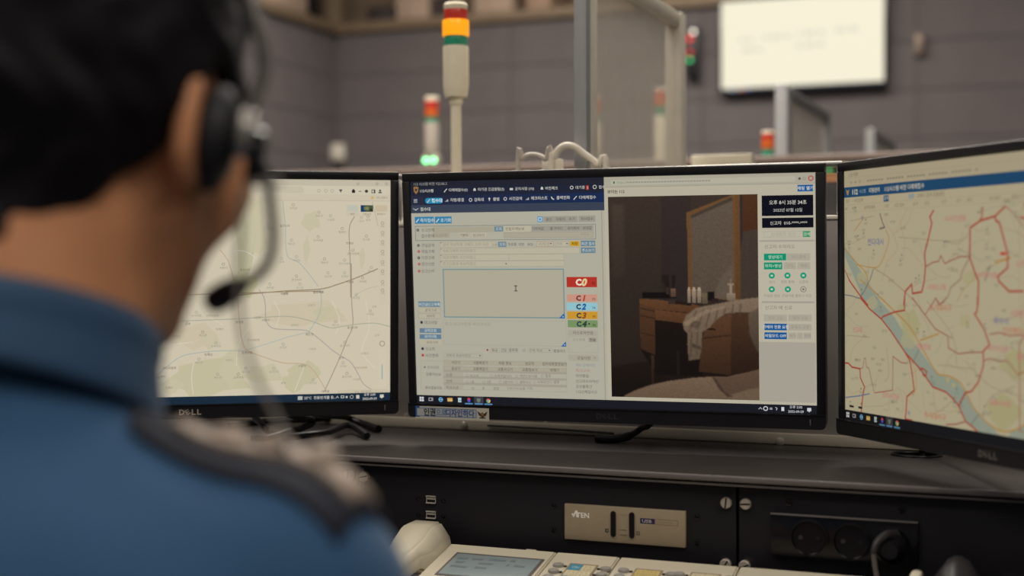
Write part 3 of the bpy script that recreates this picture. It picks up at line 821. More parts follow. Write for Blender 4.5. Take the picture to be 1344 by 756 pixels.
MT = [mon_matrix(-0.422, 1.809, -0.031, 0.209, -0.052), mon_matrix(0.120, 1.767, -0.034, -0.307, -0.074), mon_matrix(0.489, 1.409, -0.035, -1.221, -0.006)]
def disp_map(mtx):
    inv = mtx.inverted(); o = inv @ O; R3 = inv.to_3x3()
    def P(px, py):
        d = R3 @ ray(px, py)
        t_ = -o.y/d.y
        q = o + d*t_
        return ((q.x/DW + 0.5)*1920, (0.5 - q.z/DH)*1080)
    return P
mon_l = monitor('left monitor showing a pale street map behind the headset microphone', MT[0], (176, 164, 152))
mon_c = monitor('middle monitor showing a form window and a dark bedroom video', MT[1], (46, 42, 48))
mon_r = monitor('right monitor, turned sideways, showing a map with a blue river', MT[2], (110, 102, 98))
arm(mon_l, MT[0], 0.02); arm(mon_c, MT[1]); arm(mon_r, MT[2], 0.18)

# ---- what the middle monitor shows
P1 = disp_map(MT[1]); S = 3.6
F = Flat(1920, 1080, DW, DH)
PAGE = (181, 176, 156)
def R(x0, y0, x1, y1, col, l=None, grad=None):
    a = P1(x0, y0); b_ = P1(x1, y1); F.rect(a[0], a[1], b_[0], b_[1], col, l, grad)
def RF(x0, y0, x1, y1, t_, col, l=None):
    a = P1(x0, y0); b_ = P1(x1, y1); F.frame(a[0], a[1], b_[0], b_[1], t_, col, l)
def T(x, y, s_, size, col, bold=0.0, al='l', sx=1.0, shear=0.0, l=5):
    a = P1(x, y); F.text(a[0], a[1], s_, size*S, col, bold, al, l, sx, shear)
def DOT(x, y, r, col, l=3):
    a = P1(x, y); F.circle(a[0], a[1], r*S, col, l)
c4 = lambda x, y: (520 + x/3.979, 210 + y/3.979)      # zoomed crops of the photograph -> its pixels
c5 = lambda x, y: (520 + x/4.2, 390 + y/4.2)
c7 = lambda x, y: (535 + x/5.07, 230 + y/5.07)
c8 = lambda x, y: (535 + x/5.04, 300 + y/5.04)
c6 = lambda x, y: (780 + x/3.979, 210 + y/3.979)
c9 = lambda x, y: (780 + x/3.779, 390 + y/3.779)
F.rect(0, 0, 1920, 1080, PAGE, 0)
XS = P1(793, 260)[0]                                 # where the browser window begins
yb1, yb2, yb3, yb4 = P1(540, 246.2)[1], P1(540, 257.5)[1], P1(540, 269.5)[1], P1(540, 280)[1]
F.rect(0, 0, XS, yb1, (34, 36, 47), 1); F.rect(0, yb1, XS, yb2, (32, 37, 54), 1)
F.poly([(0, yb2), (XS, yb2), (XS, yb3), (0, yb3)], (22, 40, 82), 1, [(36, 40, 60), (24, 42, 80), (24, 42, 80), (36, 40, 60)])
F.rect(0, yb3, XS, yb4, (58, 66, 82), 1)
F.rect(0, yb2, P1(556, 265)[0], yb3, (40, 44, 62), 2)
WT = (205, 202, 190)
T(*c7(38, 60), '112 시스템 버전 Y22.06.2', 4.6, (170, 168, 162))
a = P1(*c7(56, 102)); F.poly([(a[0]-13, a[1]-16), (a[0], a[1]-20), (a[0]+13, a[1]-16), (a[0]+11, a[1]+6), (a[0], a[1]+18), (a[0]-11, a[1]+6)], (150, 112, 62), 3); F.circle(a[0], a[1]-3, 6, (52, 44, 52), 4)
T(*c7(80, 105), '112시스템', 4.7, WT, 0.015)
def pencil(x, y, col=WT):
    a = P1(x, y); F.line([(a[0]-7, a[1]+7), (a[0]+7, a[1]-7)], 4, col, 4); F.line([(a[0]-9, a[1]+8), (a[0]-3, a[1]+9)], 2, col, 4)
def bell(x, y, col=WT):
    a = P1(x, y); F.poly([(a[0]-7, a[1]+5), (a[0]-5, a[1]-5), (a[0], a[1]-9), (a[0]+5, a[1]-5), (a[0]+7, a[1]+5)], col, 4)
pencil(*c7(253, 100)); T(*c7(273, 99), '다매체접수(0)', 4.7, WT, 0.008)
bell(*c7(446, 97)); T(*c7(467, 95), '타기관 긴급알람(3)', 4.7, WT, 0.008)
a = P1(*c7(692, 92)); F.rect(a[0]-9, a[1]-5, a[0]+7, a[1]+5, WT, 4); T(*c7(714, 91), '공지사항 (10)', 4.7, WT, 0.008)
bell(*c7(894, 88)); T(*c7(915, 87), '버전체크', 4.7, WT, 0.008)
a = P1(*c7(1092, 82)); F.ring(a[0], a[1], 7, 3, WT, 4); T(*c7(1116, 82), '대기중', 4.7, WT, 0.008)
R(*c7(1187, 68), *c7(1205, 96), (196, 66, 48), 3); T(*c7(1196, 82), '1', 4.8, WT, 0.01, 'c')
a = P1(*c7(1245, 78)); F.ring(a[0], a[1], 8, 3, WT, 4); T(*c7(1271, 79), '접수', 4.7, WT, 0.008)
for i in range(3):
    a = P1(*c7(53, 162 + i*9)); F.rect(a[0]-9, a[1]-2, a[0]+9, a[1]+2, (170, 168, 165), 4)
a = P1(*c7(116, 152)); b_ = P1(*c7(235, 187)); F.rrect(a[0], a[1], b_[0], b_[1], (b_[1]-a[1])/2, (36, 142, 178), 3)
pencil(*c7(140, 170)); T(*c7(160, 169), '접수대', 5.6, (222, 226, 220), 0.02)
nav = [(283, 165, '지령/종결'), (443, 163, '감독대'), (568, 159, '출범'), (674, 156, '사건검색'), (820, 153, '체크리스트'), (990, 150, '콜백전화'), (1140, 148, '다매체접수')]
for x, y, s_ in nav:
    T(*c7(x, y), s_, 5.0, WT, 0.012)
    a = P1(*c7(x - 24, y + 1))
    if s_ in ('지령/종결', '체크리스트'):
        for i in range(3): F.rect(a[0]-8+6*i, a[1]+5-4*i, a[0]-4+6*i, a[1]+7, WT, 4)
    elif s_ == '다매체접수': pencil(*c7(x-24, y+1))
    elif s_ == '출범': F.circle(a[0], a[1]-3, 5, WT, 4); F.line([(a[0], a[1]), (a[0], a[1]+9)], 3, WT, 4)
    elif s_ == '콜백전화': F.line([(a[0]-7, a[1]-6), (a[0]-3, a[1]+3), (a[0]+6, a[1]+7)], 5, WT, 4)
    else: F.ring(a[0], a[1], 7, 3, WT, 4)
a = P1(*c7(54, 228)); F.line([(a[0]-14, a[1]-5), (a[0], a[1]+3), (a[0]+14, a[1]-5)], 4, (170, 170, 160), 4); F.circle(a[0], a[1]+2, 4, (190, 190, 180), 4)
T(*c7(84, 227), '접수대', 5.4, WT, 0.015)
# form window
BL, STL, GR = (52, 130, 168), (108, 134, 146), (160, 155, 138)
DK, MID, SOFT = (88, 84, 78), (120, 114, 102), (146, 140, 124)
R(*c4(97, 297), *c4(197, 332), BL, 2); pencil(*c4(112, 316), (220, 225, 215)); T(*c4(125, 316), '즉각접수', 5.6, (214, 220, 210), 0.01)
R(*c4(202, 296), *c4(290, 331), BL, 2); pencil(*c4(217, 315), (220, 225, 215)); T(*c4(231, 315), '초기화', 5.6, (214, 220, 210), 0.01)
R(*c4(737, 295), *c4(766, 325), (92, 150, 186), 2); a = P1(*c4(751, 310)); F.frame(a[0]-9, a[1]-9, a[0]+9, a[1]+9, 3, (205, 212, 206), 3)
R(*c4(768, 294), *c4(948, 324), GR, 2); R(*c4(952, 291), *c4(1041, 322), GR, 2)
for x, y, s_ in ((796, 311, '예약'), (858, 309, '미처리'), (917, 308, '초기'), (996, 307, '장애접수')): T(*c4(x, y), s_, 4.6, DK, 0, 'c')
RF(*c4(98, 345), *c4(1044, 414), 3, (128, 134, 124), 2)
R(*c4(190, 352), *c4(510, 376), (172, 165, 142), 2); R(*c4(512, 347), *c4(559, 373), STL, 2); T(*c4(535, 360), '조회', 5, (190, 196, 190), 0.01, 'c')
R(*c4(562, 346), *c4(705, 374), (190, 182, 156), 2); T(*c4(570, 360), '위치추적정보', 4.8, DK)
R(*c4(706, 344), *c4(1030, 370), GR, 2)
for x, y, s_ in ((740, 358, '기지국값'), (835, 357, '셀 아이디'), (925, 356, '와이파이'), (998, 355, '위성값')): T(*c4(x, y), s_, 4.4, DK, 0.005, 'c')
R(*c4(190, 380), *c4(280, 405), (172, 165, 142), 2); T(*c4(204, 394), '일반전화', 4.6, SOFT)
R(*c4(330, 381), *c4(380, 404), (190, 182, 156), 2); T(*c4(354, 393), '기본자', 4.4, DK, 0.01, 'c')
R(*c4(392, 381), *c4(470, 404), (190, 182, 156), 2); T(*c4(430, 393), '신고이력', 4.6, DK, 0.0, 'c')
R(*c4(562, 378), *c4(1030, 404), (174, 167, 144), 2); RF(*c4(562, 378), *c4(1030, 404), 1.5, SOFT, 3); T(*c4(985, 387), '자세히', 4.2, SOFT, 0, 'c')
lab = [(113, 366, '신고번호', 0), (0, 397, '접수유형', None), (116, 446, '위치검색', 0), (118, 478, '발생주소', 1), (118, 511, '상세주소', 0), (120, 544, '관할구역', 1), (120, 580, '신고내용', 1)]
for x, y, s_, k in lab:
    if k is not None: DOT(*c4(x, y), 1.9, ((60, 62, 66), (182, 74, 66))[k]); DOT(*c4(x, y), 0.7, (190, 182, 160), 4)
    T(*c4(131, y), s_, 5.2, (100, 98, 90))
for y0, y1, x1, s_ in ((428, 456, 520, '검색 선택하여 주소지 변경 입력'), (461, 489, 958, '도로주소를 입력하세요'), (494, 524, 878, '상세주소를 입력하세요'), (528, 556, 878, '관할구역을 선택하세요')):
    R(*c4(230, y0), *c4(x1, y1), (190, 182, 156), 2); RF(*c4(230, y0), *c4(x1, y1), 1.5, (164, 157, 138), 3)
    T(*c4(242, (y0+y1)/2), s_, 5.0, (150, 142, 124))
    a = P1(*c4(233, y0+6)); F.rect(a[0]-2, a[1]-3, a[0]+4, a[1], (90, 86, 80), 4)
T(*c4(512, 444), '검색', 4.4, SOFT, 0, 'c'); R(*c4(532, 427), *c4(576, 454), STL, 3); T(*c4(554, 441), '조회', 5, (190, 196, 190), 0.01, 'c')
for x, s_ in ((606, '도로명'), (653, '지번'), (700, 'POI')): T(*c4(x, 441), s_, 4.6, (86, 82, 76), 0, 'c')
R(*c4(732, 425), *c4(822, 452), (190, 182, 156), 3); RF(*c4(732, 425), *c4(822, 452), 2, (176, 140, 110), 4); T(*c4(772, 439), '시·군·구', 4.6, MID, 0, 'c')
R(*c4(828, 424), *c4(902, 451), (190, 182, 156), 3); RF(*c4(828, 424), *c4(902, 451), 1.5, (160, 152, 134), 4); T(*c4(850, 438), '전체', 4.6, SOFT, 0, 'c')
for x in (808, 892): a = P1(*c4(x, 437)); F.poly([(a[0]-5, a[1]-3), (a[0]+5, a[1]-3), (a[0], a[1]+4)], (92, 88, 82), 5)
R(*c4(907, 424), *c4(958, 450), (206, 160, 46), 3); T(*c4(932, 437), '저장', 4.8, (96, 66, 20), 0.015, 'c')
R(*c4(964, 421), *c4(1040, 450), STL, 3); T(*c4(1002, 437), '최근 접수', 4.6, (192, 200, 194), 0.012, 'c')
R(*c4(964, 457), *c4(1041, 486), STL, 3); T(*c4(1002, 472), '주소보기', 4.6, (192, 200, 194), 0.012, 'c')
a = P1(*c4(588, 510)); F.rect(a[0]-1, a[1]-12, a[0]+1, a[1]+12, (164, 157, 138), 5); a = P1(*c4(574, 542)); F.poly([(a[0]-5, a[1]-3), (a[0]+5, a[1]-3), (a[0], a[1]+4)], (92, 88, 82), 5)
# big text area
a = P1(581, 353); b_ = P1(741.5, 418)
F.rect(a[0], a[1], b_[0], b_[1], (112, 144, 144), 2); F.rect(a[0]+5, a[1]+5, b_[0]-5, b_[1]-5, (180, 172, 148), 3)
F.poly([(b_[0]-3, b_[1]-26), (b_[0], b_[1]), (b_[0]-30, b_[1])], (36, 104, 166), 4); F.circle(b_[0]-9, b_[1]-8, 3, (190, 200, 200), 5)
a = P1(677, 378.5); F.rect(a[0]-2, a[1]-11, a[0]+2, a[1]+11, (70, 68, 66), 4)
for k in (-1, 1): F.rect(a[0]-8, a[1]+k*12-2, a[0]+8, a[1]+k*12+2, (70, 68, 66), 4)
for x0, y0, x1, y1, c_, tc, s_, f_ in ((1051, 320, 1253, 388, (184, 52, 40), (226, 206, 150), '0', 'F2'), (1054, 435, 1256, 483, (206, 150, 128), (170, 70, 52), '1', 'F3'), (1054, 491, 1256, 541, (148, 198, 204), (30, 92, 160), '2', 'F4'), (1056, 549, 1258, 599, (206, 152, 46), (150, 78, 36), '3', 'F5'), (1059, 605, 1258, 655, (122, 148, 98), (38, 66, 50), '4', 'F6')):
    R(*c8(x0, y0), *c8(x1, y1), c_, 2)
    xm, ym = (x0+x1)/2, (y0+y1)/2
    cc = (238, 226, 200) if s_ == '0' else (44, 58, 72) if s_ != '1' else (110, 52, 44)
    sz = 13 if s_ == '0' else 10.5
    T(*c8(xm - 40, ym), 'C', sz*0.86, cc, 0.05); T(*c8(xm - 4, ym), s_, sz, tc, 0.05, shear=0.25)
    T(*c8(x1 - 34, ym + 8), f_, 4.4, tuple(int(v*0.6) for v in c_), 0.02)
a = P1(*c8(1201, 630)); F.circle(a[0], a[1], 4, (30, 40, 36), 5)
# lower half
R(*c5(122, 23), *c5(243, 54), STL, 2); T(*c5(183, 40), '비긴급신고목록', 4.8, (196, 204, 198), 0.015, 'c')
for y0, y1, s_ in ((58, 86, '문자내용'), (90, 118, '사용자')):
    R(*c5(124, y0), *c5(244, y1), (188, 180, 155), 2); RF(*c5(124, y0), *c5(244, y1), 1.5, (160, 153, 136), 3); T(*c5(190, (y0+y1)/2), s_, 4.6, (108, 103, 94), 0, 'c')
DOT(*c5(140, 139), 2.0, (58, 60, 64)); T(*c5(154, 140), '참고사항', 5.2, (100, 98, 90))
for y0, y1, s_ in ((171, 198, '상하조회'), (204, 231, '과거이력')):
    R(*c5(129, y0), *c5(249, y1), (102, 130, 148), 2); T(*c5(188, (y0+y1)/2), s_, 4.8, (196, 204, 198), 0.015, 'c')
R(*c5(130, 236), *c5(250, 262), (188, 180, 155), 2); T(*c5(198, 250), '문자내용', 4.6, (108, 103, 94), 0, 'c')
T(*c5(268, 147), '중요 참고사항을 적으십시오.', 5.6, (156, 148, 130))
RF(*c5(258, 126), *c5(940, 272), 1.5, (170, 163, 144), 2)
a = P1(*c5(938, 273)); F.poly([(a[0]-2, a[1]-25), (a[0], a[1]), (a[0]-26, a[1])], (36, 104, 166), 4); F.circle(a[0]-8, a[1]-8, 3, (190, 200, 200), 5)
DOT(*c5(146, 284), 2.0, (58, 60, 64)); T(*c5(160, 285), '신고자', 5.2, (100, 98, 90))
DOT(*c5(147, 320), 2.0, (182, 74, 66)); T(*c5(161, 321), '사건전화', 5.2, (100, 98, 90))
DOT(*c5(503, 291), 1.3, (150, 40, 40))
for x, s_ in ((542, '긴급'), (592, '위치'), (646, '통화중')): T(*c5(x, 292), s_, 4.6, (92, 88, 82), 0, 'c'); RF(*c5(x-26, 280), *c5(x+26, 306), 1.5, (164, 157, 138), 2)
DOT(*c5(705, 293), 2.0, SOFT); DOT(*c5(705, 293), 1.3, PAGE, 4); RF(*c5(726, 280), *c5(860, 306), 1.5, (164, 157, 138), 2); T(*c5(770, 293), '전화 선택', 4.6, MID, 0, 'c'); T(*c5(900, 297), '통역안내', 4.6, (84, 80, 76), 0, 'c')
RF(*c5(262, 308), *c5(475, 336), 1.5, (164, 157, 138), 2); T(*c5(276, 321), '전화를 선택하세요', 4.6, MID)
for x in (845, 462): a = P1(*c5(x, 294 if x == 845 else 323)); F.poly([(a[0]-5, a[1]-3), (a[0]+5, a[1]-3), (a[0], a[1]+4)], (92, 88, 82), 5)
for j, row in enumerate((('사건기', '사람특징기', '차량 정보', '성도착', '인터넷종합정보기'), ('음성기', '교통특정기', '교통사고기', '교통정보기', '연혜기'))):
    for i, s_ in enumerate(row):
        x0 = 262 + 136*i; y = 360 + 34*j + 2.2*i
        R(*c5(x0, y-14), *c5(x0+132, y+14), (174, 167, 144), 2); RF(*c5(x0, y-14), *c5(x0+132, y+14), 1.5, (160, 152, 134), 3); T(*c5(x0+66, y), s_, 4.6, (92, 88, 80), 0.005, 'c')
RF(*c5(134, 350), *c5(942, 524), 1.5, (162, 156, 138), 2)
for y in (412, 446, 482): R(*c5(262, y), *c5(940, y+2), (166, 159, 141), 3)
R(*c5(258, 374), *c5(372, 512), (174, 168, 148), 2)
DOT(*c5(158, 386), 1.4, (120, 116, 110)); T(*c5(172, 387), '인지사항', 4.6, (110, 106, 98)); T(*c5(164, 424), '외출자정보', 4.8, (98, 94, 88)); T(*c5(160, 498), '처리결과지령', 4.4, (98, 94, 88))
for y, s_ in ((428, '연령'), (463, '인원'), (498, '도주수단')): T(*c5(275, y), s_, 4.8, (92, 88, 82))
for y, row in ((434, ((392, '미취학'), (525, '초등학생이상'), (664, '학년정보없음'), (806, '혼성'))), (468, ((392, '1명'), (484, '2명'), (574, '3명이상'), (664, '특별사고'), (762, '사망확인'), (852, '혼성'))), (503, ((400, '말'), (458, '봄'), (520, '길가'), (594, '오토바이/택배'), (706, '기타')))):
    for x, s_ in row:
        if y < 500: a = P1(*c5(x, y)); F.ring(a[0], a[1], 6, 1.8, (150, 143, 128), 4)
        T(*c5(x + 15, y), s_, 4.5, (122, 116, 106))
R(*c5(946, 180), *c5(1113, 214), (174, 168, 148), 2); T(*c5(1030, 197), '안내문자전송', 5.0, (92, 88, 82), 0, 'c')
T(*c5(1006, 235), '신고번호', 4.6, SOFT, 0, 'c'); R(*c5(1058, 222), *c5(1108, 248), (168, 161, 142), 2); T(*c5(1083, 236), '전송', 4.8, (70, 68, 64), 0.01, 'c')
RF(*c5(948, 216), *c5(1114, 308), 1.5, (168, 161, 144), 2); R(*c5(950, 316), *c5(1116, 354), (174, 168, 148), 2); T(*c5(1034, 336), '조치사항', 5.0, (92, 88, 82), 0, 'c'); T(*c5(1094, 334), '×', 4.6, MID, 0, 'c')
for y, s_, c_ in ((374, '법정민원사안', (130, 144, 150)), (404, '흉기/협박', (170, 110, 96)), (433, '경력배치', (92, 88, 82)), (463, '신고자현장도착', (92, 88, 82)), (492, '귀신출동건', (92, 88, 82)), (521, '112신호민사태', (92, 88, 82))): T(*c5(990, y), s_, 4.8, c_)
a = P1(789.5, 290); b_ = P1(792, 524)
F.rect(a[0], yb4, a[0]+3, b_[1]+10, (150, 144, 128), 2)
# taskbar along the bottom
yt = (P1(560, 519.3)[1] + P1(1000, 529.5)[1])/2
F.rect(0, yt, 1920, 1080, (26, 26, 34), 6)
def TK(x, y, s_, size, col, bold=0.0, al='l'): T(x, y, s_, size, col, bold, al, l=8)
yk = (yt + 1080)/2
def winlogo(Fl, x, y, r, l=8, col=(214, 214, 216)):
    for i in (0, 1):
        for j in (0, 1): Fl.rect(x - r + i*(r + 1), y - r + j*(r + 1), x - 1 + i*(r + 1), y - 1 + j*(r + 1), col, l)
def taskicons(Fl, xs, y, sc_=1.0):
    winlogo(Fl, xs[0], y, 11*sc_)
    Fl.frame(xs[1]-11*sc_, y-8*sc_, xs[1]+7*sc_, y+8*sc_, 3, (180, 180, 184), 8); Fl.rect(xs[1]+9*sc_, y-8*sc_, xs[1]+12*sc_, y+8*sc_, (180, 180, 184), 8)
    Fl.ring(xs[2], y, 9*sc_, 5, (96, 170, 206), 8); Fl.rect(xs[2]-9*sc_, y-2, xs[2]+11*sc_, y+2, (150, 200, 220), 8)
    Fl.rect(xs[3]-13*sc_, y-9*sc_, xs[3]+13*sc_, y+9*sc_, (206, 164, 84), 8); Fl.rect(xs[3]-13*sc_, y-1, xs[3]+13*sc_, y+4, (226, 196, 130), 9)
    Fl.rect(xs[4]-8*sc_, y-11*sc_, xs[4]+9*sc_, y+11*sc_, (190, 206, 206), 8); Fl.rect(xs[4]-4*sc_, y, xs[4]+9*sc_, y+4, (96, 150, 150), 9)
    Fl.circle(xs[5], y-4*sc_, 8*sc_, (206, 66, 70), 8); Fl.circle(xs[5]+1, y+3*sc_, 7*sc_, (84, 84, 200), 9)
    Fl.rect(xs[6]-24*sc_, yt if Fl is F else y-20*sc_, xs[6]+24*sc_, 1080, (62, 62, 68), 7); Fl.poly([(xs[6]-10*sc_, y-10*sc_), (xs[6]+10*sc_, y-10*sc_), (xs[6]+8*sc_, y+4*sc_), (xs[6], y+12*sc_), (xs[6]-8*sc_, y+4*sc_)], (112, 124, 108), 8)
    for k, c_ in enumerate(((206, 76, 60), (224, 186, 76), (86, 160, 92))):
        Fl.poly([(xs[7], y)] + [(xs[7] + 11*sc_*math.cos(math.radians(210 + 120*k + 15*i)), y + 11*sc_*math.sin(math.radians(210 + 120*k + 15*i))) for i in range(9)], c_, 8)
    Fl.circle(xs[7], y, 5*sc_, (222, 222, 220), 9); Fl.circle(xs[7], y, 4*sc_, (80, 130, 200), 10)
    for x in xs[5:8]: Fl.rect(x - 20*sc_, 1074, x + 20*sc_, 1079, (96, 150, 196), 9)
taskicons(F, [P1(*c5(x, 566))[0] for x in (141, 191, 246, 297, 350, 401, 455, 508)], yk)
bx = lambda x: P1(*c9(x, 553))[0]
F.line([(bx(824)-8, yk+4), (bx(824), yk-4), (bx(824)+8, yk+4)], 3, (190, 190, 194), 8)
F.ring(bx(850), yk, 9, 4, (206, 206, 208), 8); F.rect(bx(870), yk-5, bx(884), yk+5, (150, 150, 156), 8); F.line([(bx(898), yk-7), (bx(907), yk-3), (bx(903), yk+7)], 3, (190, 190, 190), 8)
F.rect(bx(928), yk-9, bx(942), yk+9, (214, 214, 214), 8)
F.text(bx(1000), yk-10, '오후 2:05', 15, (206, 206, 208), 0.01, 'c', 8); F.text(bx(1000), yk+10, '2022-09-29', 15, (206, 206, 208), 0.01, 'c', 8)
F.rect(bx(1056), yk-8, bx(1076), yk+7, (206, 206, 208), 8); F.poly([(bx(1062), yk+7), (bx(1070), yk+7), (bx(1066), yk+13)], (206, 206, 208), 8)
# browser window on the right half
F.rect(XS, 0, 1920, yt, (188, 180, 156), 2)
tb = P1(1069, 240)[1]
F.rect(XS, 0, 1920, tb, (176, 169, 148), 3)
a = P1(*c6(84, 118)); F.rrect(a[0], P1(*c6(84, 106))[1], P1(*c6(1050, 96))[0], P1(*c6(84, 133))[1], 10, (186, 179, 157), 4)
a = P1(*c6(103, 118)); F.rect(a[0]-4, a[1]-5, a[0]+4, a[1]+5, (60, 120, 70), 5)
T(*c6(118, 117), 'https://', 4.6, (120, 150, 116), l=6); 
x0 = P1(*c6(170, 115))[0]
for i in range(34):
    if i % 6 == 5: continue
    w_ = 9 + (i*5) % 4; F.rect(x0, a[1]-3, x0+w_, a[1]+4, (152, 150, 134), 5); x0 += w_ + 3
a = P1(*c6(1072, 97)); F.circle(a[0], a[1], 6, (96, 90, 84), 5); a = P1(*c6(1096, 96)); F.ring(a[0], a[1], 6, 2, (140, 132, 120), 5); a = P1(*c6(1131, 95)); F.ring(a[0], a[1], 10, 5, (184, 84, 80), 5)
F.rect(XS, tb, 1920, tb+2, (154, 148, 130), 4)
T(*c6(68, 166), '보이는 112', 5.0, (60, 58, 56), 0.02, l=5)
R(*c6(1061, 130), *c6(1143, 163), (22, 88, 148), 5); T(*c6(1102, 147), '채팅 열기', 5.0, (206, 208, 198), 0.02, 'c', l=6)
R(*c6(874, 186), *c6(1144, 289), (11, 13, 25), 5); T(*c6(1010, 221), '오후 8시 35분 34초', 6.0, (212, 208, 192), 0.006, 'c', l=6, sx=0.97); T(*c6(1010, 261), '2022년 07월 12일', 4.9, (190, 188, 178), 0.005, 'c', l=6)
R(*c6(876, 303), *c6(1145, 352), (11, 13, 25), 5); T(*c6(917, 330), '신고자  010-****-****', 5.2, (204, 200, 186), 0.006, 'l', l=6, sx=1.0)
R(*c6(862, 364), *c6(1150, 418), (190, 183, 160), 4)
RF(*c6(885, 373), *c6(1090, 402), 1.5, (168, 161, 143), 5); T(*c6(985, 388), '초대문자 링크', 5.4, (164, 157, 140), 0, 'c', l=6); R(*c6(1090, 371), *c6(1128, 402), (64, 148, 96), 5); T(*c6(1109, 387), '검색', 4.6, (196, 210, 188), 0.01, 'c', l=6)
R(*c6(862, 418), *c6(1152, 740), (190, 183, 160), 4); R(*c6(862, 419), *c6(1150, 425), (166, 160, 142), 5)
T(*c6(888, 453), '신고자 현장상태', 5.6, (128, 122, 110), l=6)
GN = (14, 148, 108)
R(*c6(886, 489), *c6(1002, 524), GN, 5); T(*c6(944, 507), '영상대기', 4.8, (190, 212, 184), 0.012, 'c', l=6)
R(*c6(1004, 488), *c6(1128, 524), (176, 169, 148), 5); T(*c6(1066, 506), '비밀모드', 4.8, (150, 143, 127), 0, 'c', l=6)
R(*c6(886, 535), *c6(982, 571), GN, 5); T(*c6(934, 553), '위치+영상', 4.8, (190, 212, 184), 0.012, 'c', l=6)
for x0, x1, s_ in ((990, 1054, '위치'), (1060, 1128, '채팅')): R(*c6(x0, 534), *c6(x1, 570), (176, 169, 148), 5); T(*c6((x0+x1)/2, 552), s_, 4.8, (150, 143, 127), 0, 'c', l=6)
for x, y, s_, c_ in ((927, 604, '전기', GN), (1009, 603, '화면 멈춤', GN), (1092, 603, '스피커', GN), (927, 675, '카메라 전환', GN), (1011, 675, '위치이동', GN), (1092, 675, '통화기 상태', (130, 126, 112))):
    DOT(*c6(x, y), 3.8, c_, 5); DOT(*c6(x, y), 2.9, (190, 183, 160) if c_ != GN else (26, 156, 116), 6)
    a = P1(*c6(x, y)); F.rect(a[0]-5, a[1]-4, a[0]+5, a[1]+4, (200, 206, 186) if c_ == GN else (120, 116, 104), 7)
    T(*c6(x, y + 34), s_, 4.2, (140, 134, 120), 0, 'c', l=6)
R(*c9(832, 20), *c9(1092, 30), (166, 160, 142), 5)
R(*c9(836, 30), *c9(1090, 220), (190, 183, 160), 4)
T(*c9(846, 52), '신고자 폰 제어', 5.6, (128, 122, 110), l=6)
for x0, y0, x1, y1, s_, c_, tc in ((840, 86, 956, 121, '전화 요청', (174, 167, 147), (150, 143, 128)), (962, 86, 1078, 120, '영상 요청', (174, 167, 147), (150, 143, 128)), (844, 131, 955, 165, '카메라 전환 요청', (22, 88, 148), (206, 208, 198)), (962, 132, 1078, 166, '플래시 조명', (174, 167, 147), (150, 143, 128)), (844, 174, 955, 209, '비밀모드 OFF', (22, 88, 148), (206, 208, 198)), (964, 176, 1000, 208, '확대', (174, 167, 147), (150, 143, 128)), (1004, 176, 1034, 208, '1', (174, 167, 147), (150, 143, 128)), (1038, 176, 1076, 208, '축소', (174, 167, 147), (150, 143, 128))):
    R(*c9(x0, y0), *c9(x1, y1), c_, 5); T(*c9((x0+x1)/2, (y0+y1)/2), s_, 4.6, tc, 0.015 if c_[0] < 50 else 0, 'c', l=6)
R(*c9(818, 222), *c9(1100, 524), (172, 165, 148), 3)
d_ = F.build('display', M['screen'], mon_c, dz=0.00004, gain=(0.955, 0.96, 0.98))

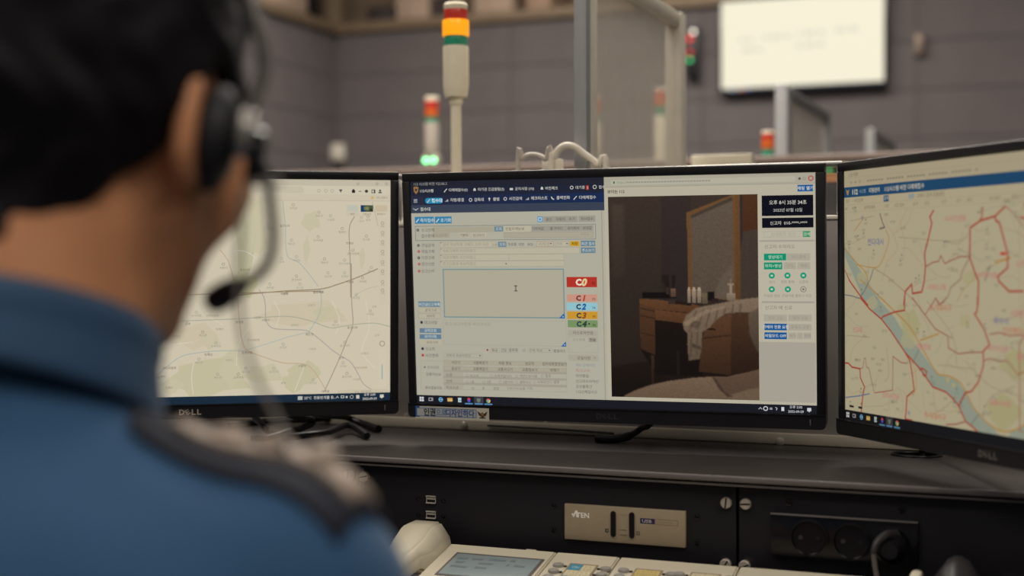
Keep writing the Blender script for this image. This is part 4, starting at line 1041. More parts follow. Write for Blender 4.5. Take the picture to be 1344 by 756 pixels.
# the video picture on the middle monitor: a dim bedroom, painted on a fine grid of the panel
def paint_video():
    NX, NY = 230, 310
    zx = np.linspace(18, 503, NX)[None, :].repeat(NY, 0); zy = np.linspace(66, 714, NY)[:, None].repeat(NX, 1)
    img = np.zeros((NY, NX, 3)); yy = (zy-66)/648
    img[:] = np.array([66, 56, 50])
    img *= (1.0 - 0.45*yy[..., None])
    def inside(pts):
        m = np.zeros((NY, NX), bool); n = len(pts)
        for i in range(n):
            (xa, ya), (xb, yb) = pts[i], pts[(i+1) % n]
            if ya == yb: continue
            cr = ((ya > zy) != (yb > zy)) & (zx < (xb-xa)*(zy-ya)/(yb-ya) + xa); m ^= cr
        return m
    def blur(a, k):
        for _ in range(k):
            p_ = np.pad(a, 1, mode='edge'); a = (p_[:-2, 1:-1] + p_[2:, 1:-1] + p_[1:-1, :-2] + p_[1:-1, 2:] + 2*p_[1:-1, 1:-1])/6
        return a
    def fill(pts, c0, c1=None, k=2, al=1.0, vert=True):
        m = blur(inside(pts).astype(float), k)*al
        c0 = np.array(c0, float); c1 = c0 if c1 is None else np.array(c1, float)
        ys = [p_[1 if vert else 0] for p_ in pts]; g = zy if vert else zx
        t_ = np.clip((g - min(ys))/(max(ys)-min(ys)+1e-6), 0, 1)[..., None]
        img[:] = img*(1-m[..., None]) + (c0*(1-t_) + c1*t_)*m[..., None]
    def box_(x0, y0, x1, y1, c0, c1=None, k=1, al=1.0): fill([(x0, y0), (x1, y0), (x1, y1), (x0, y1)], c0, c1, k, al)
    fill([(30, 90), (70, 90), (70, 320), (26, 330)], (84, 73, 66), (60, 52, 46), 14, 0.7)
    box_(192, 60, 290, 420, (58, 49, 52), (44, 38, 40), 1)
    box_(440, 60, 510, 420, (78, 68, 62), (70, 60, 54), 1)
    for i in range(9): box_(446+7*i, 180, 448+7*i, 400, (66, 57, 52), None, 1, 0.5)
    fill([(456, 60), (510, 60), (510, 172), (456, 184)], (92, 54, 30), (84, 48, 26), 1)
    fill([(440, 60), (456, 60), (456, 190), (444, 260)], (54, 48, 50), None, 1)
    fill([(10, 618), (118, 598), (200, 600), (510, 600), (510, 720), (10, 720)], (34, 24, 20), (24, 18, 15), 2)
    fill([(120, 398), (165, 398), (320, 420), (320, 640), (170, 640), (118, 558)], (40, 27, 20), (22, 16, 14), 2)
    fill([(276, 120), (440, 60), (440, 400), (278, 385)], (128, 88, 46), (112, 76, 40), 1)
    fill([(290, 129), (424, 72), (424, 395), (290, 380)], (104, 95, 86), (92, 82, 72), 1)
    fill([(380, 330), (424, 280), (424, 395), (360, 395)], (112, 102, 92), None, 8, 0.6)
    fill([(290, 129), (424, 72), (424, 84), (290, 139)], (70, 60, 50), None, 2, 0.8)
    fill([(432, 66), (446, 60), (446, 390), (430, 392)], (122, 84, 44), (104, 70, 36), 1)
    fill([(116, 394), (170, 396), (290, 410), (330, 420), (280, 438), (168, 428), (118, 412)], (112, 72, 40), (98, 62, 35), 1)
    fill([(116, 410), (168, 426), (168, 576), (118, 556)], (96, 62, 36), (66, 42, 26), 1)
    fill([(168, 428), (282, 440), (276, 474), (168, 462)], (110, 70, 40), (92, 58, 34), 1)
    for y in (432, 456, 512): fill([(118, y-10), (168, y), (168, y+4), (118, y-6)], (56, 36, 22), None, 1, 0.8)
    fill([(170, 464), (300, 478), (316, 636), (242, 640), (168, 580)], (30, 21, 17), (22, 16, 14), 2)
    fill([(152, 574), (164, 578), (160, 668), (153, 668)], (66, 44, 28), (46, 32, 22), 1)
    fill([(238, 560), (246, 560), (246, 640), (238, 640)], (36, 26, 20), None, 1)
    fill([(338, 470), (418, 436), (414, 636), (308, 626), (322, 520)], (104, 68, 40), (62, 40, 26), 1)
    fill([(416, 438), (505, 440), (505, 625), (412, 636)], (84, 54, 33), (44, 30, 21), 2)
    fill([(330, 484), (364, 488), (364, 494), (330, 491)], (44, 28, 18), None, 1)
    fill([(326, 516), (414, 506), (414, 511), (324, 522)], (58, 37, 22), None, 1, 0.8)
    box_(128, 373, 216, 392, (20, 16, 16), None, 1); fill([(214, 384), (240, 386), (240, 392), (214, 392)], (26, 20, 19), None, 1)
    fill([(196, 314), (214, 330), (218, 374), (206, 374)], (32, 25, 24), None, 2); fill([(224, 320), (238, 318), (234, 370), (226, 370)], (36, 28, 26), None, 2); box_(190, 316, 216, 344, (36, 28, 27), None, 3, 0.8)
    box_(221, 361, 238, 388, (120, 88, 70), (88, 64, 52), 1); box_(206, 356, 217, 380, (60, 48, 42), None, 1)
    box_(212, 396, 236, 412, (58, 50, 46), None, 1); fill([(236, 400), (288, 408), (288, 416), (236, 410)], (40, 28, 22), None, 1)
    for x0, x1 in ((275, 286), (290, 303), (307, 319)):
        box_(x0, 362, x1, 406, (170, 158, 142), (128, 118, 106), 1); box_(x0+2, 357, x1-2, 366, (182, 172, 156), None, 1)
    box_(321, 376, 340, 408, (120, 108, 84), (96, 86, 68), 1); box_(342, 372, 362, 398, (20, 18, 20), None, 2); box_(352, 392, 374, 412, (40, 28, 30), (60, 40, 40), 2)
    box_(402, 376, 429, 398, (156, 144, 130), (120, 110, 98), 1); box_(410, 346, 420, 378, (158, 148, 134), None, 1); box_(405, 344, 426, 351, (150, 140, 126), None, 1); box_(413, 330, 418, 345, (130, 120, 108), None, 1)
    cloth = [(258, 474), (270, 446), (300, 424), (330, 416), (376, 408), (420, 398), (470, 392), (505, 388), (505, 470), (492, 446), (474, 436), (440, 436), (400, 440), (368, 460), (344, 486), (322, 500), (318, 560), (312, 586), (276, 592), (272, 540), (274, 506), (262, 492)]
    fill(cloth, (140, 124, 106), (104, 90, 76), 2)
    fill([(470, 440), (505, 420), (505, 570), (488, 540), (472, 500)], (104, 92, 78), (76, 66, 56), 3)
    for k in range(7):
        x = 300 + 24*k; fill([(x, 432-4*k), (x+6, 430-4*k), (x-18+3*k, 500-8*k), (x-24+3*k, 500-8*k)], (84, 72, 62), None, 2, 0.55)
    fill([(284, 470), (300, 462), (320, 470), (306, 486), (284, 484)], (88, 76, 66), None, 2, 0.7); fill([(290, 536), (316, 546), (314, 556), (286, 548)], (70, 60, 52), None, 2, 0.8); fill([(284, 500), (290, 500), (286, 580), (280, 580)], (84, 73, 63), None, 2, 0.7); fill([(304, 500), (310, 500), (304, 575), (298, 575)], (88, 76, 66), None, 2, 0.6)
    fill([(260, 470), (330, 430), (400, 414), (400, 422), (336, 440), (270, 482)], (160, 144, 124), None, 3, 0.6)
    bed = [(60, 710), (100, 690), (150, 672), (210, 658), (290, 646), (350, 641), (400, 642), (430, 634), (470, 626), (510, 614), (510, 722), (56, 722)]
    fill(bed, (132, 112, 92), (112, 95, 78), 2)
    fill([(350, 641), (400, 642), (510, 614), (510, 672), (440, 690), (400, 700), (372, 676)], (106, 84, 70), (92, 74, 62), 2)
    fill([(352, 642), (362, 646), (392, 690), (420, 704), (402, 706), (376, 684)], (70, 54, 46), None, 2, 0.8)
    fill([(420, 700), (470, 678), (510, 674), (510, 722), (420, 722)], (118, 102, 84), None, 3, 0.8)
    img[:] *= (1 + 0.05*blur(rng.normal(0, 1, (NY, NX)), 1)[..., None])
    img[:] = (0.74*img + 0.26*img.mean(-1, keepdims=True))*np.array([0.90, 0.83, 0.76])
    return np.clip(img, 6, 255), NX, NY
img, NX, NY = paint_video()
q = [P1(797.5, 257.5), P1(995.2, 255.8), P1(996.0, 525.0), P1(803.5, 521.0)]
xL = (q[0][0] + q[3][0])/2; xR = (q[1][0] + q[2][0])/2; yT = (q[0][1] + q[1][1])/2; yB = (q[2][1] + q[3][1])/2
gx = (np.linspace(xL, xR, NX)/1920 - 0.5)*DW; gy = (0.5 - np.linspace(yT, yB, NY)/1080)*DH
vv_ = np.stack([gx[None, :].repeat(NY, 0), np.full((NY, NX), -0.00045), gy[:, None].repeat(NX, 1)], -1).reshape(-1, 3)
idx = np.arange(NX*NY).reshape(NY, NX)
fc = np.stack([idx[:-1, :-1], idx[1:, :-1], idx[1:, 1:], idx[:-1, 1:]], -1).reshape(-1, 4)
me = bpy.data.meshes.new('video_picture'); me.from_pydata(vv_.tolist(), [], fc.tolist()); me.update()
at = me.color_attributes.new('Col', 'FLOAT_COLOR', 'POINT')
cc = img.reshape(-1, 3)/255; cl = np.where(cc <= 0.04045, cc/12.92, ((cc+0.055)/1.055)**2.4)
at.data.foreach_set('color', np.concatenate([cl, np.ones((len(cl), 1))], 1).astype(np.float32).ravel())
vp = link('video_picture', me, M['screen'], mon_c, smooth=False)
vp['label'] = 'dark bedroom picture on the screen'
# sticker on the chin
sw, shh = 0.104, 0.0165
st = MB().box((0, 0, 0), (sw, 0.0006, shh), 0.0002, 1).build('sticker', M['white_paint'], mon_c)
st['label'] = 'white blue-edged lettered sticker'
sx_, sy_ = P1(595.5, 541.3)
st.location = ((sx_/1920 - 0.5)*DW, -0.0066, (0.5 - sy_/1080)*DH)
st.rotation_euler = (0, 0.006, 0)
fs = Flat(432, 68, sw, shh)
fs.rect(0, 0, 432, 68, (206, 200, 186), 1); fs.rect(0, 0, 26, 60, (36, 96, 170), 2); fs.frame(6, 8, 360, 56, 4, (70, 116, 170), 3); fs.rect(10, 12, 356, 52, (186, 190, 188), 3)
fs.text(48, 32, '인권', 44, (24, 28, 44), 0.03, l=5, sx=0.92); fs.text(122, 32, '으로', 38, (66, 112, 170), 0.02, l=5, sx=0.9); fs.text(178, 32, '디자인하다', 42, (34, 76, 150), 0.03, l=5, sx=0.88)
fs.poly([(364, 16), (386, 30), (394, 20), (402, 30), (424, 16), (414, 40), (402, 46), (394, 58), (386, 46), (374, 40)], (74, 58, 46), 5); fs.circle(394, 34, 8, (150, 112, 60), 6); fs.rect(376, 50, 412, 56, (74, 58, 46), 5)
o = fs.build('sticker_print', M['sticker'], st, dz=0.00004); o.location = (0, -0.0004, 0)

# ---- what the left monitor shows: a pale street map in a browser
P0 = disp_map(MT[0])
F = Flat(1920, 1080, DW, DH); P1 = P0
MAP0 = (220, 212, 188)
F.rect(0, 0, 1920, 1080, MAP0, 0)
ca_ = lambda x, y: (280 + x/4.583, 225 + y/4.583)
cb_ = lambda x, y: (190 + x/4.073, 380 + y/4.073)
cd_ = lambda x, y: (190 + x/2.16, 220 + y/2.16)
y_tab = P0(*ca_(1050, 90))[1]; y_bar = P0(*ca_(1050, 140))[1]; y_map = P0(*ca_(1050, 180))[1]
F.rect(0, 0, 1920, y_tab, (206, 200, 178), 1); F.rect(0, y_tab, 1920, y_bar, (220, 213, 190), 1); F.rect(0, y_bar, 1920, y_map, (217, 209, 186), 1); F.rect(0, y_map-2, 1920, y_map, (196, 188, 166), 2)
F.rrect(120, y_tab+4, 1500, y_bar-4, 12, (211, 204, 182), 2)
F.rrect(20, 8, 300, y_tab, 8, (220, 213, 190), 2); F.text(50, y_tab/2+3, '지도 - 길찾기', 18, (110, 106, 98), l=4)
for x in (635, 677, 716): a = P0(*ca_(x, 117)); F.ring(a[0], a[1], 7, 2, (170, 163, 146), 4)
a = P0(*ca_(766, 117)); F.poly([(a[0]-9, a[1]-7), (a[0]+9, a[1]-7), (a[0], a[1]+9)], (96, 92, 84), 4)
a = P0(*ca_(843, 117)); F.poly([(a[0]-9, a[1]), (a[0], a[1]-11), (a[0]+9, a[1]), (a[0]+7, a[1]+10), (a[0]-7, a[1]+10)], (42, 42, 42), 4)
a = P0(*ca_(882, 120)); F.rect(a[0]-7, a[1]-2, a[0]+7, a[1]+2, (120, 124, 110), 4)
a = P0(*ca_(921, 119)); F.circle(a[0], a[1], 8, (66, 64, 60), 4)
a = P0(*ca_(963, 120)); F.frame(a[0]-9, a[1]-9, a[0]+9, a[1]+9, 3, (84, 80, 76), 4); F.rect(a[0]+2, a[1]-9, a[0]+9, a[1]+9, (84, 80, 76), 4)
a = P0(*ca_(1003, 120)); F.circle(a[0], a[1]-4, 5, (74, 72, 68), 4); F.rect(a[0]-8, a[1]+3, a[0]+8, a[1]+9, (74, 72, 68), 4)
for x in (870, 985, 1041): a = P0(*ca_(x, 74)); F.ring(a[0], a[1], 5, 2, (150, 144, 130), 4)
a = P0(*ca_(957, 158)); F.rect(a[0]-6, a[1]-7, a[0]+6, a[1]+7, (216, 186, 110), 4); T(*ca_(975, 158), '기타 북마크', 3.4, (140, 134, 120))
def blob(c, rx, ry, col, n=11, l=3, cf=None):
    a = (cf or cb_)(*c); q = P1(*a)
    F.poly([(q[0] + rx*(1 + 0.22*math.sin(3.1*i + c[0]))*math.cos(2*PI*i/n), q[1] + ry*(1 + 0.25*math.cos(2.3*i + c[1]))*math.sin(2*PI*i/n)) for i in range(n)], col, l)
PARK = (208, 203, 170); PARK2 = (212, 206, 176); TANB = (216, 206, 179)
for c, rx, ry, k in (((350, 470), 190, 90, PARK), ((470, 420), 60, 90, PARK2), ((280, 520), 60, 60, PARK), ((850, 450), 70, 60, PARK), ((140, 515), 50, 36, PARK2), ((640, 450), 90, 46, PARK2), ((350, 270), 50, 40, PARK2), ((280, 250), 90, 60, TANB), ((860, 130), 210, 60, TANB), ((970, 130), 60, 40, PARK), ((40, 320), 50, 50, PARK2), ((800, 490), 60, 50, PARK)): blob(c, rx, ry, k)
for c, rx, ry, k in (((590, 300), 46, 46, PARK2), ((560, 470), 16, 60, PARK2), ((895, 520), 14, 50, PARK2), ((190, 400), 44, 220, (202, 200, 168)), ((250, 330), 60, 150, PARK2), ((185, 680), 60, 60, (208, 205, 164))): blob(c, rx, ry, k, cf=ca_)
def L_(pts, wd, col, cf, l=6):
    F.line([P1(*cf(*p_)) for p_ in pts], wd*0.8, col, l)
def smooth(pts, n=8):
    pts = [Vector((p_[0], p_[1])) for p_ in pts]; o_ = []; k = len(pts)
    for i in range(k-1):
        a, b_, c, d = pts[max(i-1, 0)], pts[i], pts[i+1], pts[min(i+2, k-1)]
        for j in range(n):
            t_ = j/n; o_.append(0.5*((2*b_) + (c-a)*t_ + (2*a - 5*b_ + 4*c - d)*t_*t_ + (3*b_ - a - 3*c + d)*t_**3))
    o_.append(pts[-1]); return [tuple(v) for v in o_]
LG = (186, 186, 168); LB = (178, 192, 184); LR = (204, 178, 148); LO = (190, 170, 130); RD = (230, 224, 204)
for pts, wd, col in (([(-60, 40), (400, 22), (760, 12), (940, 8)], 5, (164, 146, 118)), ([(-60, 180), (200, 168), (470, 158), (640, 148), (770, 144), (880, 166), (990, 204), (1060, 196), (1130, 186), (1230, 180), (1310, 198)], 5, (176, 180, 160)),
        ([(610, 0), (636, 40), (645, 90), (648, 160), (680, 205), (760, 214), (840, 216), (880, 226), (940, 270), (1000, 322), (1050, 356), (1100, 388), (1140, 450), (1170, 505), (1230, 545)], 5, (178, 172, 166)),
        ([(940, 0), (944, 70), (930, 140), (880, 222)], 5, LB), ([(1104, -140), (1106, 60), (1112, 190), (1080, 270), (1040, 370), (960, 545)], 5, (172, 156, 136)),
        ([(490, -10), (498, 80), (508, 180), (520, 270), (548, 325), (640, 362), (740, 392), (850, 398), (900, 430), (940, 490), (970, 540)], 5, LR),
        ([(548, 322), (660, 288), (780, 250), (880, 228)], 4, LB), ([(548, 328), (400, 328), (300, 336), (200, 356), (120, 410), (60, 460), (10, 480)], 5, LB), ([(80, 240), (60, 320), (30, 380), (0, 410)], 5, (160, 158, 140))):
    L_(smooth(pts), wd, col, cb_)
for pts, wd, col in (([(418, 180), (424, 240), (434, 330), (436, 440), (450, 515), (510, 545), (570, 610), (630, 690)], 5, LB), ([(850, 270), (820, 330), (818, 430), (824, 560), (826, 760)], 5, (168, 154, 136)),
        ([(130, 745), (420, 720), (640, 708), (740, 682), (860, 640), (990, 585)], 6, (158, 140, 114)), ([(955, 186), (980, 280), (990, 330)], 4, LG), ([(40, 470), (90, 540), (120, 640), (132, 680)], 5, LR), ([(840, 760), (880, 728), (940, 702), (990, 690)], 3, LG), ([(120, 480), (170, 476), (220, 494), (258, 524)], 5, RD)):
    L_(smooth(pts), wd, col, ca_)
for pts in ([(260, 560), (250, 470), (262, 390)], [(800, 545), (830, 470), (860, 390)], [(490, 410), (500, 300), (560, 200)], [(0, 330), (120, 300), (260, 280)], [(690, 60), (720, 130), (700, 200)], [(1000, 60), (1040, 160), (1020, 240)], [(300, 60), (340, 140), (420, 190)], [(1180, 60), (1200, 200), (1160, 330), (1230, 420)]): L_(smooth(pts), 4, RD, cb_, 4)
lb = ['시청역', '중앙시장', '공원', '대학교', '사거리', '체육관', '우체국', '초등학교', '관리사무소', '전시관']
TC = [(120, 112, 98), (150, 144, 126), (158, 160, 150), (168, 140, 116), (140, 146, 140)]
pts_b = [(745, 22, 0), (928, 14, 0), (228, 184, 0), (505, 174, 0), (645, 164, 0), (880, 240, 0), (340, 348, 0), (545, 338, 0), (130, 420, 0), (40, 398, 0), (840, 408, 0), (1110, 204, 0), (1050, 366, 0), (965, 544, 0), (90, 465, 1), (310, 245, 1), (400, 212, 3), (380, 303, 2), (580, 270, 3), (740, 310, 2), (895, 318, 2), (690, 440, 2), (740, 500, 1), (540, 440, 1), (450, 378, 2), (290, 390, 2), (130, 525, 1), (500, 470, 1), (1155, 418, 3), (1060, 410, 2), (1130, 480, 2), (1080, 466, 1), (1225, 92, 1), (1205, 132, 2), (1175, 342, 1), (1020, 190, 2), (800, 190, 2), (275, 140, 2), (360, 140, 1), (900, 500, 2), (600, 150, 1), (1070, 300, 1), (1240, 245, 2), (1130, 45, 2), (890, 84, 2), (390, 470, 2), (170, 250, 2)]
for i, (x, y, k) in enumerate(pts_b):
    T(*cb_(x, y), lb[i % len(lb)], 3.6 if k else 3.9, TC[k], 0.004 if k == 0 else 0, 'c', l=9)
    if k == 0: a = P0(*cb_(x, y-10)); F.circle(a[0], a[1], 4, (196, 188, 164), 8)
    elif i % 2: a = P0(*cb_(x, y-18)); F.ring(a[0], a[1], 6, 2, TC[k], 8)
pts_a = [(430, 327, 0), (635, 268, 1), (630, 415, 1), (705, 290, 2), (480, 222, 2), (820, 432, 0), (920, 410, 1), (890, 300, 2), (668, 548, 1), (790, 555, 2), (500, 652, 1), (425, 735, 0), (630, 726, 0), (820, 664, 0), (898, 662, 1), (790, 632, 2), (690, 632, 2), (410, 545, 2), (470, 435, 2), (840, 495, 1), (190, 592, 0), (60, 580, 1), (330, 345, 2), (500, 535, 2), (340, 700, 2), (775, 365, 1), (520, 700, 2), (930, 292, 1), (950, 600, 2)]
for i, (x, y, k) in enumerate(pts_a):
    T(*ca_(x, y), lb[(i*3 + 1) % len(lb)], 3.6, TC[k], 0.004 if k == 0 else 0, 'c', l=9)
    if k: a = P0(*ca_(x, y-22)); F.ring(a[0], a[1], 6, 2, TC[k], 8)
# parts of the map left of the microphone, mostly behind the operator
for i in range(60):
    x, y = rng.uniform(0, 900), rng.uniform(150, 1000)
    if x > P0(*cb_(20, 0))[0] + 60: continue
    F.text(x, y, lb[i % len(lb)], 13, TC[1 + i % 4], 0, 'c', 9)
def wander(n, x0, x1, y0, y1, cols, wds, step, turn, l=6):
    for k in range(n):
        x, y = rng.uniform(x0, x1), rng.uniform(y0, y1); a = rng.uniform(0, 2*PI); q = [(x, y)]
        for j_ in range(9):
            a += rng.uniform(-turn, turn); x = min(x1, max(x0, x + step*math.cos(a))); y = min(y1, max(y0, y + step*math.sin(a))); q.append((x, y))
        F.line(smooth(q, 5), wds[k % len(wds)], cols[k % len(cols)], l)
xe = P0(*cb_(20, 0))[0]
wander(12, 0, xe, 150, 1010, (LB, LR, LG, (172, 160, 140)), (4, 3.4), 95, 0.5)
wander(10, 0, xe, 150, 1010, (RD,), (4,), 80, 0.4, 4)
for k in range(5): F.circle(rng.uniform(60, xe - 80), rng.uniform(220, 950), rng.uniform(30, 70), (PARK, PARK2)[k % 2], 3, 11, rng.uniform(25, 60))
def SQ(x0, y0, x1, y1, col, cf, l=10): a = P0(*cf(x0, y0)); b_ = P0(*cf(x1, y1)); F.rect(a[0], a[1], b_[0], b_[1], col, l)
SQ(800, 200, 872, 268, (214, 208, 186), ca_); SQ(802, 203, 870, 240, (204, 206, 190), ca_, 11); SQ(886, 203, 961, 243, (84, 92, 66), ca_, 11); SQ(886, 203, 916, 243, (26, 66, 104), ca_, 12); SQ(905, 212, 935, 232, (134, 138, 96), ca_, 12); SQ(940, 224, 958, 240, (48, 58, 42), ca_, 12); SQ(974, 203, 1046, 243, (210, 198, 168), ca_, 11)
for x, s_ in ((836, '지도'), (922, '위성사진'), (1008, '거리보기')): T(*ca_(x, 257), s_, 3.2, (110, 104, 94), 0, 'c', l=12)
SQ(996, 285, 1045, 800, (218, 209, 184), ca_, 10)
for y in (312, 368, 424, 482, 545, 600, 665, 715): a = P0(*ca_(1018, y)); F.ring(a[0], a[1], 7, 2, (140, 134, 120), 12); T(*ca_(1018, y+18), '도구', 2.8, (150, 144, 130), 0, 'c', l=12)
SQ(1250, 320, 1288, 520, (222, 214, 190), cb_, 10); SQ(1266, 400, 1271, 480, (150, 176, 190), cb_, 11); a = P0(*cb_(1269, 289)); F.ring(a[0], a[1], 12, 3, (140, 134, 122), 12)
SQ(1030, 538, 1302, 552, (212, 204, 180), cb_, 9); T(*cb_(1166, 546), '100m  지도 데이터', 3.0, (150, 143, 128), 0, 'c', l=10)
yt = P0(*cb_(1000, 556))[1]
F.rect(0, yt, 1920, 1080, (26, 46, 66), 13)
yk = (yt + 1080)/2; kx = lambda x: P0(*cb_(x, 575))[0]
F.rect(kx(818), yk-9, kx(843), yk+9, (190, 192, 188), 14); F.text(kx(852), yk, '25°C  천둥번개를 동...', 17, (206, 206, 200), 0.02, 'l', 14)
F.line([(kx(1022), yk+4), (kx(1029), yk-5), (kx(1036), yk+4)], 3, (196, 198, 196), 14)
F.frame(kx(1048), yk-8, kx(1066), yk+5, 3, (206, 208, 204), 14); F.rect(kx(1074), yk-5, kx(1084), yk+5, (206, 208, 204), 14); F.ring(kx(1106), yk, 8, 2.5, (190, 192, 190), 14); F.rect(kx(1130), yk-9, kx(1147), yk+9, (214, 212, 196), 14)
F.text(kx(1202), yk-10, '오후 2:09', 15, (214, 214, 208), 0.02, 'c', 14); F.text(kx(1202), yk+10, '2022-09-29', 15, (214, 214, 208), 0.02, 'c', 14)
F.rect(kx(1257), yk-9, kx(1277), yk+6, (218, 218, 210), 14); F.poly([(kx(1263), yk+6), (kx(1271), yk+6), (kx(1267), yk+12)], (218, 218, 210), 14)
F.build('display', M['screen'], mon_l, dz=0.00004, gain=(0.925, 0.912, 0.905))

# ---- what the right monitor shows: a map of districts along a river
P2 = disp_map(MT[2]); P1 = P2
F = Flat(1920, 1080, DW, DH)
ce_ = lambda x, y: (1100 + x/3.779, 200 + y/3.779)
cf_ = lambda x, y: (1100 + x/3.598, 390 + y/3.598)
F.rect(0, 0, 1920, 1080, (196, 188, 160), 0)
g = P2
yA = P2(*ce_(30, 130))[1]; yB_ = P2(*ce_(30, 175))[1]; yC_ = P2(*ce_(30, 226))[1]; yD_ = P2(*ce_(30, 262))[1]; yE_ = P2(*ce_(30, 300))[1]
F.rect(0, 0, 1920, yB_, (190, 181, 154), 1); F.rect(0, yA-1, 1920, yA, (168, 160, 138), 2); F.rect(0, yB_, 1920, yC_, (28, 78, 122), 2); F.rect(0, yC_, 1920, yE_, (196, 187, 158), 1); F.rect(0, yD_, 1920, yD_+1.5, (176, 168, 144), 2); F.rect(0, yE_-1, 1920, yE_, (168, 160, 138), 2)
X2 = lambda x: P2(*ce_(x, 190))[0]
F.text(X2(52), yA*0.6, '112 지도', 20, (110, 104, 92), l=3); F.text(X2(60), (yA+yB_)/2, '←  →  ⟳   ', 20, (104, 98, 88), l=3)
for i in range(36):
    if i % 7 == 6: continue
    F.rect(170 + 20*i, (yA+yB_)/2 - 4, 184 + 20*i, (yA+yB_)/2 + 4, (152, 145, 126), 3)
ym = (yB_+yC_)/2
F.poly([(X2(40), ym-14), (X2(48), ym-6), (X2(56), ym-14), (X2(52), ym+8), (X2(48), ym+14), (X2(44), ym+8)], (186, 140, 70), 4)
F.text(X2(68), ym, '112', 30, (214, 212, 196), 0.04, l=4); F.text(X2(104), ym, '시스템', 18, (150, 174, 190), 0.01, l=4); F.text(X2(152), ym, '지령관리', 22, (206, 208, 196), 0.02, l=4); F.text(X2(228), ym, '112시스템 버전 다매체접수', 24, (208, 208, 196), 0.02, l=4)
yq = (yC_+yD_)/2; F.text(X2(38), yq, '접수  ~  사건검색', 18, (120, 114, 100), l=4); F.rect(X2(226), yC_+4, X2(252), yD_-2, (36, 84, 132), 4); F.text(X2(239), yq, '검색', 18, (200, 208, 204), 0.01, 'c', 5)
F.rect(X2(350), yq-10, X2(378), yq+10, (160, 172, 170), 4); F.text(X2(390), yq, '주소지 검색 조회결과', 20, (120, 114, 100), l=4)
yq = (yD_+yE_)/2
for x, s_ in ((36, '◎'), (70, '버전'), (130, '검색어종결'), (228, '기관'), (280, '사건 접수'), (372, '보기'), (428, '신고'), (512, '크기'), (586, '초기'), (640, '체크'), (750, '대기관리'), (860, '출범신고')): F.text(X2(x), yq, s_, 17, (122, 116, 100), l=4)
def area(pts, cf, col, l=3): F.poly([P2(*cf(*p_)) for p_ in pts], col, l)
def CV(y): return y
# river as one strip of quads
rl = [ce_(10, 470), ce_(36, 520), ce_(110, 690), cf_(106, 8), cf_(206, 104), cf_(240, 150), cf_(320, 262), cf_(372, 330), cf_(448, 424), cf_(510, 448), cf_(566, 512), cf_(606, 588), cf_(680, 650), cf_(740, 700)]
rr_ = [ce_(10, 400), ce_(36, 470), ce_(180, 690), cf_(190, 8), cf_(268, 96), cf_(300, 150), cf_(384, 246), cf_(430, 310), cf_(476, 366), cf_(560, 392), cf_(596, 440), cf_(638, 520), cf_(720, 606), cf_(800, 690)]
WTR = (160, 172, 158)
for i in range(len(rl)-1): F.poly([P2(*rl[i]), P2(*rr_[i]), P2(*rr_[i+1]), P2(*rl[i+1])], WTR, 3)
F.poly([P2(*cf_(800, 690)), P2(*cf_(812, 640)), P2(*cf_(850, 618)), P2(*cf_(960, 590)), P2(*cf_(960, 700))], WTR, 3)
for p_ in (cf_(518, 392), cf_(545, 415)): a = P2(*p_); F.circle(a[0], a[1], 9, (196, 184, 120), 4)
PK = (187, 182, 140); PK3 = (190, 184, 146)
for c, rx, ry, cf in (((340, 130), 60, 60, cf_), ((330, 210), 50, 30, cf_), ((600, 110), 30, 26, cf_), ((780, 540), 90, 60, cf_), ((840, 320), 80, 50, cf_), ((300, 70), 40, 30, cf_), ((650, 620), 40, 24, ce_), ((120, 620), 40, 26, ce_), ((160, 30), 40, 30, cf_)): blob(c, rx*1.0, ry*1.0, PK if rx > 50 else PK3, cf=cf)
ORD = (192, 152, 84); RED = (182, 76, 58); RED2 = (168, 104, 86); BRN = (150, 116, 92); THN = (168, 156, 128)
def LL(pts, wd, col, cf, l=7, sm=False): F.line([P2(*cf(*p_)) for p_ in (smooth(pts, 5) if sm else pts)], wd*0.72, col, l)
LL([(200, 0), (260, 60), (330, 130), (384, 216), (420, 280), (470, 360), (520, 372), (570, 398), (600, 440), (640, 520), (700, 590), (760, 628), (800, 634), (850, 622), (900, 590)], 9, ORD, cf_, 5, True)
LL([(388, 204), (440, 186), (478, 172)], 9, ORD, cf_, 5); LL([(340, 280), (362, 340), (370, 420), (350, 470)], 7, (196, 166, 104), cf_, 5, True); LL([(110, 630), (180, 690), (230, 740)], 8, ORD, ce_, 5, True)
LL([(30, 470), (90, 545), (140, 600), (150, 660)], 7, ORD, ce_, 5, True); LL([(90, 556), (176, 572), (212, 550), (252, 440), (236, 380)], 6, ORD, ce_, 5, True); LL([(176, 572), (250, 620), (330, 690), (410, 770)], 5, (172, 146, 112), ce_, 5)
LL([(80, 390), (110, 350), (130, 320)], 6, ORD, ce_, 5); LL([(780, 545), (858, 522)], 12, ORD, ce_, 5); LL([(590, 740), (640, 660), (760, 570), (800, 540)], 5, (184, 164, 112), ce_, 5, True)
# district borders in red
LL([(30, 580), (60, 640), (110, 710), (150, 760)], 10, RED, ce_); LL([(106, 4), (150, 56), (206, 104), (250, 160), (318, 262), (390, 340), (448, 424), (510, 448), (546, 482), (570, 514), (604, 588), (640, 616), (664, 640)], 10, RED, cf_)
LL([(476, 286), (456, 320), (466, 350), (448, 430), (430, 500), (434, 570), (428, 640), (416, 692), (370, 700), (366, 654), (334, 690), (326, 760)], 11, RED, ce_); LL([(316, 0), (314, 62), (268, 70), (212, 92), (206, 104)], 10, RED, cf_)
LL([(832, 266), (780, 316), (708, 338), (656, 374), (654, 520), (684, 610), (698, 640), (694, 760)], 11, RED, ce_); LL([(718, 270), (714, 320), (704, 340)], 9, RED, ce_); LL([(780, 316), (784, 340), (800, 346), (820, 420), (842, 500), (842, 572), (792, 616), (800, 640), (850, 690), (922, 688)], 11, RED, ce_)
